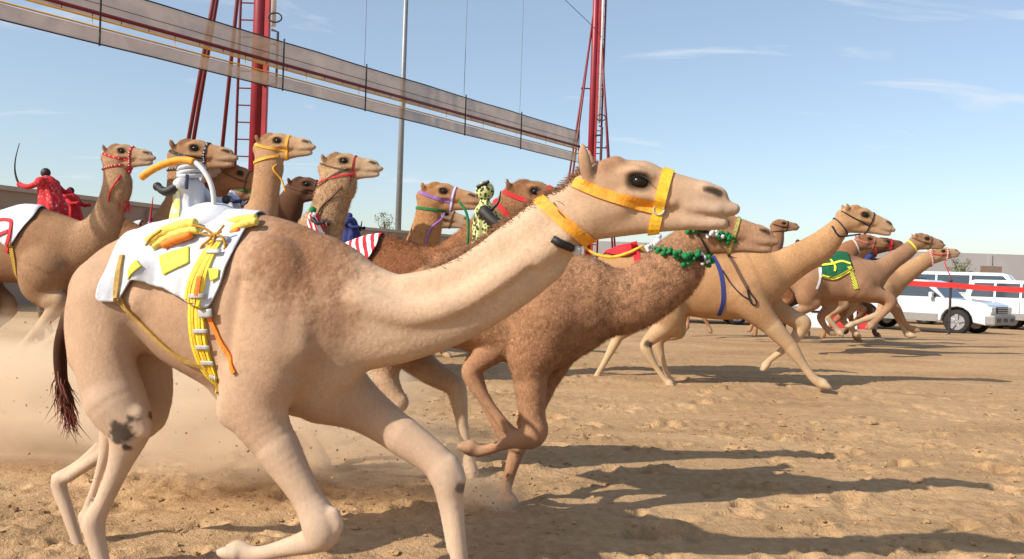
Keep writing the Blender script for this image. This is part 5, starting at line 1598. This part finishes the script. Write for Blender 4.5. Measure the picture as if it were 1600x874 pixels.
# ------------------------------------------------------------------ vehicles
car_w = mat('white_car_paint', c3(200, 203, 206), .28, var=.03, coat=.6)
car_g = mat('grey_cladding', c3(132, 128, 122), .5, var=.08)
glass = mat('tinted_glass', c3(46, 58, 66), .06, var=.1, spec=.8)
tyre_m = mat('tyre_rubber', c3(34, 32, 31), .85, var=.15)
rim_m = mat('alloy_rim', c3(176, 178, 182), .3, metal=.7, var=.05)
blk = mat('black_trim', c3(22, 22, 24), .5, var=.1)
lamp_m = mat('lamp_lens', c3(214, 220, 224), .1, var=.05, spec=.9)
def arc(cx, cz, r, a0, a1, n=9):
    return [(cx + r * math.cos(a), cz + r * math.sin(a)) for a in np.linspace(a0, a1, n)]
def vehicle(label, pos, yaw, L=5.0, Wd=1.94, Ht=1.85, hood=1.12, belt=1.12, wb=2.95, wr=.40, cab0=-2.3, cab1=1.35, front=.95, kind='suv', beacon=None, cat='car', name='parked_suv', clad=True):
    root = thing(name, label, cat, pos, yaw, 'white vehicles parked beyond the track')
    f, r = L / 2, -L / 2
    xf, xr = wb / 2 + .05, -wb / 2 + .05
    ra = wr + .09
    prof = [(r, .42), (r + .05, .34)] + arc(xr, wr, ra, math.pi, 0) + arc(xf, wr, ra, math.pi, 0) + [(f - .1, .34), (f, .48), (f + .02, hood - .32), (f - .08, hood - .12), (f - .35, hood - .03), (cab1 + .15, hood + .06), (cab0, belt + .06), (r + .02, belt - .02)]
    for q_ in (0,):
        body = MB().prism(prof, 'y', -Wd / 2, Wd / 2).build('body', car_w, root, bevel=.05)
    tw = .13     # tumblehome of the cabin
    zb = belt + .05
    cb = [(cab0 - .02, zb), (cab1, zb), (cab1 - front + .25, Ht - .06), (cab1 - front, Ht), (cab0 + .35, Ht), (cab0 + .14, Ht - .08)]
    n_ = len(cb)
    V = []
    for sg in (-1, 1):
        for (x, z) in cb:
            t_ = (z - zb) / (Ht - zb)
            V.append((x, sg * (Wd / 2 - .04 - tw * t_), z))
    F = [tuple(range(n_)), tuple(range(2 * n_ - 1, n_ - 1, -1))] + [(i, n_ + i, n_ + (i + 1) % n_, (i + 1) % n_) for i in range(n_)]
    cabin = mesh_obj('cabin', V, F, car_w, root)
    m = cabin.modifiers.new('bevel', 'BEVEL'); m.width = .04; m.segments = 2
    # panes on both flanks, windscreen and rear screen
    def pane(x0, x1, xa, xb, sg):
        z0, z1 = zb + .06, Ht - .13
        Y = lambda z: sg * (Wd / 2 - .04 - tw * (z - zb) / (Ht - zb) + .008)
        Yi = lambda z: Y(z) - sg * .03
        q_ = [(x0, z0), (x1, z0), (xb, z1), (xa, z1)]
        V = [(x, Y(z), z) for x, z in q_] + [(x, Yi(z), z) for x, z in q_]
        mesh_obj('window', V, [(0, 1, 2, 3), (7, 6, 5, 4), (0, 4, 5, 1), (1, 5, 6, 2), (2, 6, 7, 3), (3, 7, 4, 0)], glass, root)
    for sg in (-1, 1):
        x_end = cab1 - .12
        top_end = cab1 - front + .08
        n_w = 3
        x0 = cab0 + .2
        stepw = (top_end - x0 - .1) / n_w + .08
        for k in range(n_w):
            a_ = x0 + k * stepw + .03
            b_ = x0 + (k + 1) * stepw - .05
            pane(a_, x_end if k == n_w - 1 else b_, a_ + (.12 if k == 0 else 0), top_end if k == n_w - 1 else b_, sg)
        MB().box((top_end + .32, sg * (Wd / 2 + .10), zb + .12), (.12, .2, .2)).build('mirror', car_w, root, bevel=.03)
        for k in (1, 2):
            xs = x0 + k * stepw - .01
            MB().box((xs, sg * (Wd / 2 + .001), .78), (.014, .006, .68)).build('door_seam', blk, root)
            MB().box((xs - .16, sg * (Wd / 2 + .012), belt - .14), (.17, .03, .035)).build('handle', car_w, root, bevel=.008)
        if clad:
            MB().box((0, sg * (Wd / 2 + .008), .52), (wb - 2 * ra - .06, .03, .26)).build('sill_cladding', car_g, root, bevel=.01)
        MB().box((f - .05, sg * (Wd / 2 - .22), hood - .27), (.16, .40, .19)).build('headlight', lamp_m, root, bevel=.03)
        MB().box((r + .03, sg * (Wd / 2 - .12), belt - .22), (.12, .2, .34)).build('tail_light', mat('tail_lens', c3(150, 20, 22), .2), root, bevel=.02)
    wz0, wz1 = zb + .06, Ht - .10
    sl = lambda z: cab1 + (z - zb) / (Ht - .06 - zb) * (-front + .25) + .012
    V = [(sl(wz0), -Wd / 2 + .14, wz0), (sl(wz0), Wd / 2 - .14, wz0), (sl(wz1), Wd / 2 - .24, wz1), (sl(wz1), -Wd / 2 + .24, wz1)]
    V += [(x - .02, y, z) for x, y, z in V]
    mesh_obj('windscreen', V, [(0, 1, 2, 3), (7, 6, 5, 4), (0, 4, 5, 1), (1, 5, 6, 2), (2, 6, 7, 3), (3, 7, 4, 0)], glass, root)
    gr = MB().box((f + .02, 0, hood - .28), (.06, Wd - .95, .22)).build('grille', blk, root, bevel=.015)
    for k in range(3):
        MB().box((f + .052, 0, hood - .35 + .07 * k), (.015, Wd - 1.0, .018)).build('bar', rim_m, gr)
    bm_ = MB().box((f - .02, 0, .52), (.34, Wd + .02, .34)).build('bumper', car_g, root, bevel=.06)
    for y in (-.62, 0, .62):
        MB().box((f + .15, y, .52), (.02, .34, .12)).build('opening', blk, bm_, bevel=.006)
    MB().box((r + .02, 0, .52), (.26, Wd + .02, .26)).build('bumper', car_g, root, bevel=.05)
    for x in (xf, xr):
        MB().box((x, 0, wr + .24), (2 * ra + .02, Wd - .5, .56)).build('wheel_housing', blk, root)
        for sg in (-1, 1):
            cy = sg * (Wd / 2 - .13)
            w_ = MB()
            prof_t = [(.26, .125), (.37, .125), (.40, .09), (.40, -.09), (.37, -.125), (.26, -.125)]
            n2 = 28; V, F = [], []
            for i in range(n2):
                a_ = 2 * math.pi * i / n2
                for (rr, yy) in prof_t: V.append((x + rr * wr / .4 * math.cos(a_), cy + yy, wr + rr * wr / .4 * math.sin(a_)))
            k_ = len(prof_t)
            for i in range(n2):
                for j in range(k_ - 1):
                    F.append((i * k_ + j, i * k_ + j + 1, ((i + 1) % n2) * k_ + j + 1, ((i + 1) % n2) * k_ + j))
            wheel = mesh_obj('wheel', V, F, tyre_m, root, True)
            rm = MB()
            yo = cy + sg * .10
            rm.tube([(x, cy - .02 * sg, wr), (x, cy + .06 * sg, wr)], .27 * wr / .4, 24)
            rm.tube([(x, yo - .05 * sg, wr), (x, yo + .02 * sg, wr)], .07, 12)
            for i in range(5):
                a_ = 2 * math.pi * i / 5 + .3
                rm.box((x + .15 * math.cos(a_), yo, wr + .15 * math.sin(a_)), (.22, .04, .10), Matrix.Rotation(-a_, 3, 'Y'))
            rm.build('rim', rim_m, wheel)
    MB().tube([(0, -.5, Ht + .05), (0, .5, Ht + .05)], .02, 6).build('roof_bar', blk, root)
    if beacon:
        MB().box((cab1 - front - .25, 0, Ht + .10), (.3, 1.1, .16)).build('beacon', beacon, root, bevel=.04)
    return root
p = on(1438, 29.2); p.z += .02
vehicle('white four-wheel-drive car with grey cladding just behind the red tape', p, R(-48), L=5.2, Ht=1.78, hood=1.12, belt=1.10, wb=3.05, wr=.41, cab0=-2.45, cab1=1.2, front=.8)
p = on(1515, 35)
vehicle('white minibus with dark windows behind the four-wheel-drive car', p, R(-36), L=5.4, Wd=1.9, Ht=2.25, hood=1.25, belt=1.30, wb=3.2, wr=.36, cab0=-2.6, cab1=2.1, front=.9, cat='van', name='parked_minibus', clad=False)
p = on(1618, 33)
vehicle('white patrol car with red roof beacon beside the minibus', p, R(-44), L=5.0, Ht=1.95, hood=1.15, belt=1.15, wb=2.9, beacon=mat('red_beacon', c3(200, 30, 34), .2), name='parked_patrol_car')
p = on(1085, 30)
vehicle('white car glimpsed between the camels legs', p, R(-6), L=4.6, Ht=1.6, hood=1.0, belt=1.0, wb=2.7, wr=.34, name='parked_car')
p = on(755, 34)
vehicle('white car half hidden behind the spotted robot jockey', p, R(-10), L=4.7, Ht=1.9, hood=1.1, belt=1.15, wb=2.8, wr=.38, name='parked_car')
p = on(1260, 33)
vehicle('white car behind the leading camels and striped barriers', p, R(-6), L=4.8, Ht=1.8, hood=1.1, belt=1.1, wb=2.8, wr=.38, name='parked_car')

# ------------------------------------------------------------------ track edge: red tape, posts and red and white blocks
tape_m = mat('red_tape', c3(206, 44, 40), .5, var=.08, scale=5)
ta, tb_, tc2 = at(1300, 431, 24.6), at(1487, 446, 23.6), at(1690, 456, 22.4)
V, F = [], []
C_ = catmull([ta, tb_, tc2], 16)
for i, q in enumerate(C_):
    sgn = -.03 * math.sin(math.pi * (i % 16) / 16)
    V += [(q[0], q[1], q[2] + .075 + sgn), (q[0], q[1] + .01 * math.sin(i * .8), q[2] - .075 + sgn)]
F = [(2 * i, 2 * i + 1, 2 * i + 3, 2 * i + 2) for i in range(len(C_) - 1)]
o = mesh_obj('barrier_tape', V, F, tape_m, None, False)
m = o.modifiers.new('thickness', 'SOLIDIFY'); m.thickness = .006
tag(o, 'broad red tape stretched along the track edge', 'tape')
for (q, lab, m_, r_) in ((ta, 'tape post hidden among the leading camels', dark, .03), (tb_, 'thin dark post holding the red tape before the white car', dark, .035), (tc2, 'thin dark tape post past the patrol car', dark, .03)):
    zg = gz(q.x, q.y + .05)
    pr = thing('tape_post', lab, 'post', (q.x, q.y + .05, zg), 0, 'posts of the red tape')
    MB().tube([(0, 0, -.1), (0, 0, q.z - zg + .12)], r_, 8).build('shaft', m_, pr)
    MB().ball((0, 0, q.z - zg + .13), r_ * 1.25, 8, 6).build('knob', m_, pr, True)
p = on(1371, 20.2)
pr = thing('track_marker', 'short pale marker post at the edge of the sand track', 'post', p)
MB().tube([(0, 0, -.1), (0, 0, .48)], .035, 8).build('shaft', steel, pr); MB().ball((0, 0, .49), .045, 8, 6).build('knob', steel, pr, True)
redb, whb = mat('red_plastic', c3(196, 50, 56), .5, var=.06), mat('white_plastic', c3(224, 222, 222), .5, var=.05)
for i, px in enumerate((1276, 1298, 1318, 1338)):
    p = on(px, 26.5)
    m_ = redb if i % 2 else whb
    br = thing('plastic_barrier', ['white plastic barrier block at the end of the row away from the cars', 'red plastic barrier block between two white ones', 'white plastic barrier block between two red ones', 'red plastic barrier block at the end of the row by the car'][i], 'barrier', p, R(-8), 'red and white plastic barriers')
    MB().prism([(-.25, 0), (.25, 0), (.22, .25), (.10, .45), (.08, .85), (-.08, .85), (-.10, .45), (-.22, .25)], 'x', -.42, .42).build('block', m_, br, bevel=.02)
    MB().box((0, 0, .62), (.3, .24, .06)).build('hand_slot', blk, br)

# ------------------------------------------------------------------ dust kicked up by the feet
def dust_mat(name, dens, seed, col=(.95, .80, .61)):
    m = bpy.data.materials.new(name); m.use_nodes = True
    nt = m.node_tree; N, L = nt.nodes, nt.links
    N.remove(N['Principled BSDF'])
    v = N.new('ShaderNodeVolumePrincipled'); v.inputs['Color'].default_value = (*col, 1); v.inputs['Anisotropy'].default_value = .0
    t_ = N.new('ShaderNodeTexCoord')
    ln = N.new('ShaderNodeVectorMath'); ln.operation = 'LENGTH'
    L.new(t_.outputs['Object'], ln.inputs[0])
    fall = N.new('ShaderNodeMapRange'); fall.interpolation_type = 'SMOOTHSTEP'
    fall.inputs['From Min'].default_value = 1.0; fall.inputs['From Max'].default_value = .25
    L.new(ln.outputs['Value'], fall.inputs['Value'])
    mp_ = N.new('ShaderNodeMapping'); mp_.inputs['Location'].default_value = (seed, seed * 2, 0)
    L.new(t_.outputs['Object'], mp_.inputs[0])
    n = N.new('ShaderNodeTexNoise'); n.inputs['Scale'].default_value = 2.4; n.inputs['Detail'].default_value = 5; n.inputs['Distortion'].default_value = .6
    L.new(mp_.outputs[0], n.inputs['Vector'])
    nr = N.new('ShaderNodeMapRange'); nr.inputs['From Min'].default_value = .36; nr.inputs['From Max'].default_value = .72
    L.new(n.outputs['Fac'], nr.inputs['Value'])
    q_ = N.new('ShaderNodeMath'); q_.operation = 'MULTIPLY'; L.new(fall.outputs[0], q_.inputs[0]); L.new(nr.outputs[0], q_.inputs[1])
    q2 = N.new('ShaderNodeMath'); q2.operation = 'MULTIPLY'; q2.inputs[1].default_value = dens; L.new(q_.outputs[0], q2.inputs[0])
    L.new(q2.outputs[0], v.inputs['Density'])
    L.new(v.outputs[0], N['Material Output'].inputs['Volume'])
    return m
def dust(px, py, d, rx, ry, rz, dens, seed, label):
    p = at(px, py, d)
    o = MB().ball((0, 0, 0), 1.0, 20, 12).build('dust_cloud', dust_mat('dust_%d' % seed, dens, seed), None)
    o.location = p; o.scale = (rx, ry, rz)
    tag(o, label, 'dust', kind='stuff')
dust(60, 640, 6.8, 1.9, 1.2, .66, 7.5, 3, 'drifting sand dust behind the hind legs of the pale camel')
dust(120, 545, 9.6, 2.2, 1.0, .55, 3.0, 5, 'thin dust hanging behind the red-beaded camel legs')
dust(350, 660, 5.6, 1.3, .7, .46, 7.0, 7, 'low dust puff under the belly of the pale camel')
dust(600, 700, 5.4, .8, .5, .30, 4.0, 11, 'dust puff round the feet beyond the pale camel')
dust(752, 782, 5.35, .34, .25, .22, 12.0, 19, 'spray of sand at the brown camel front foot')
dust(520, 600, 7.5, 1.2, .8, .5, 4.0, 23, 'faint dust trail behind the red-brown camel legs')
# grains of sand thrown up into the air
gv, gf = [], []
for (px, py, d, sx_, sz_, cnt) in ((120, 600, 5.6, .7, .35, 150), (420, 690, 5.0, .6, .22, 130), (640, 690, 5.2, .4, .2, 120), (750, 760, 5.2, .16, .14, 120)):
    c0 = at(px, py, d)
    for k in range(cnt):
        r_ = .002 + .006 * hr.random() ** 3
        pp = np.array([c0.x + hr.normal(0, sx_), c0.y + hr.normal(0, .25), max(c0.z + hr.normal(0, sz_), .03)])
        b_ = len(gv)
        gv += (iv * r_ * (1 + .4 * hr.normal(size=(len(iv), 1))) + pp).tolist()
        gf += [tuple(i + b_ for i in f) for f in ico.f]
tag(mesh_obj('flying_sand', gv, gf, SAND_M), 'grains of sand flying up round the galloping feet', 'sand', kind='stuff')
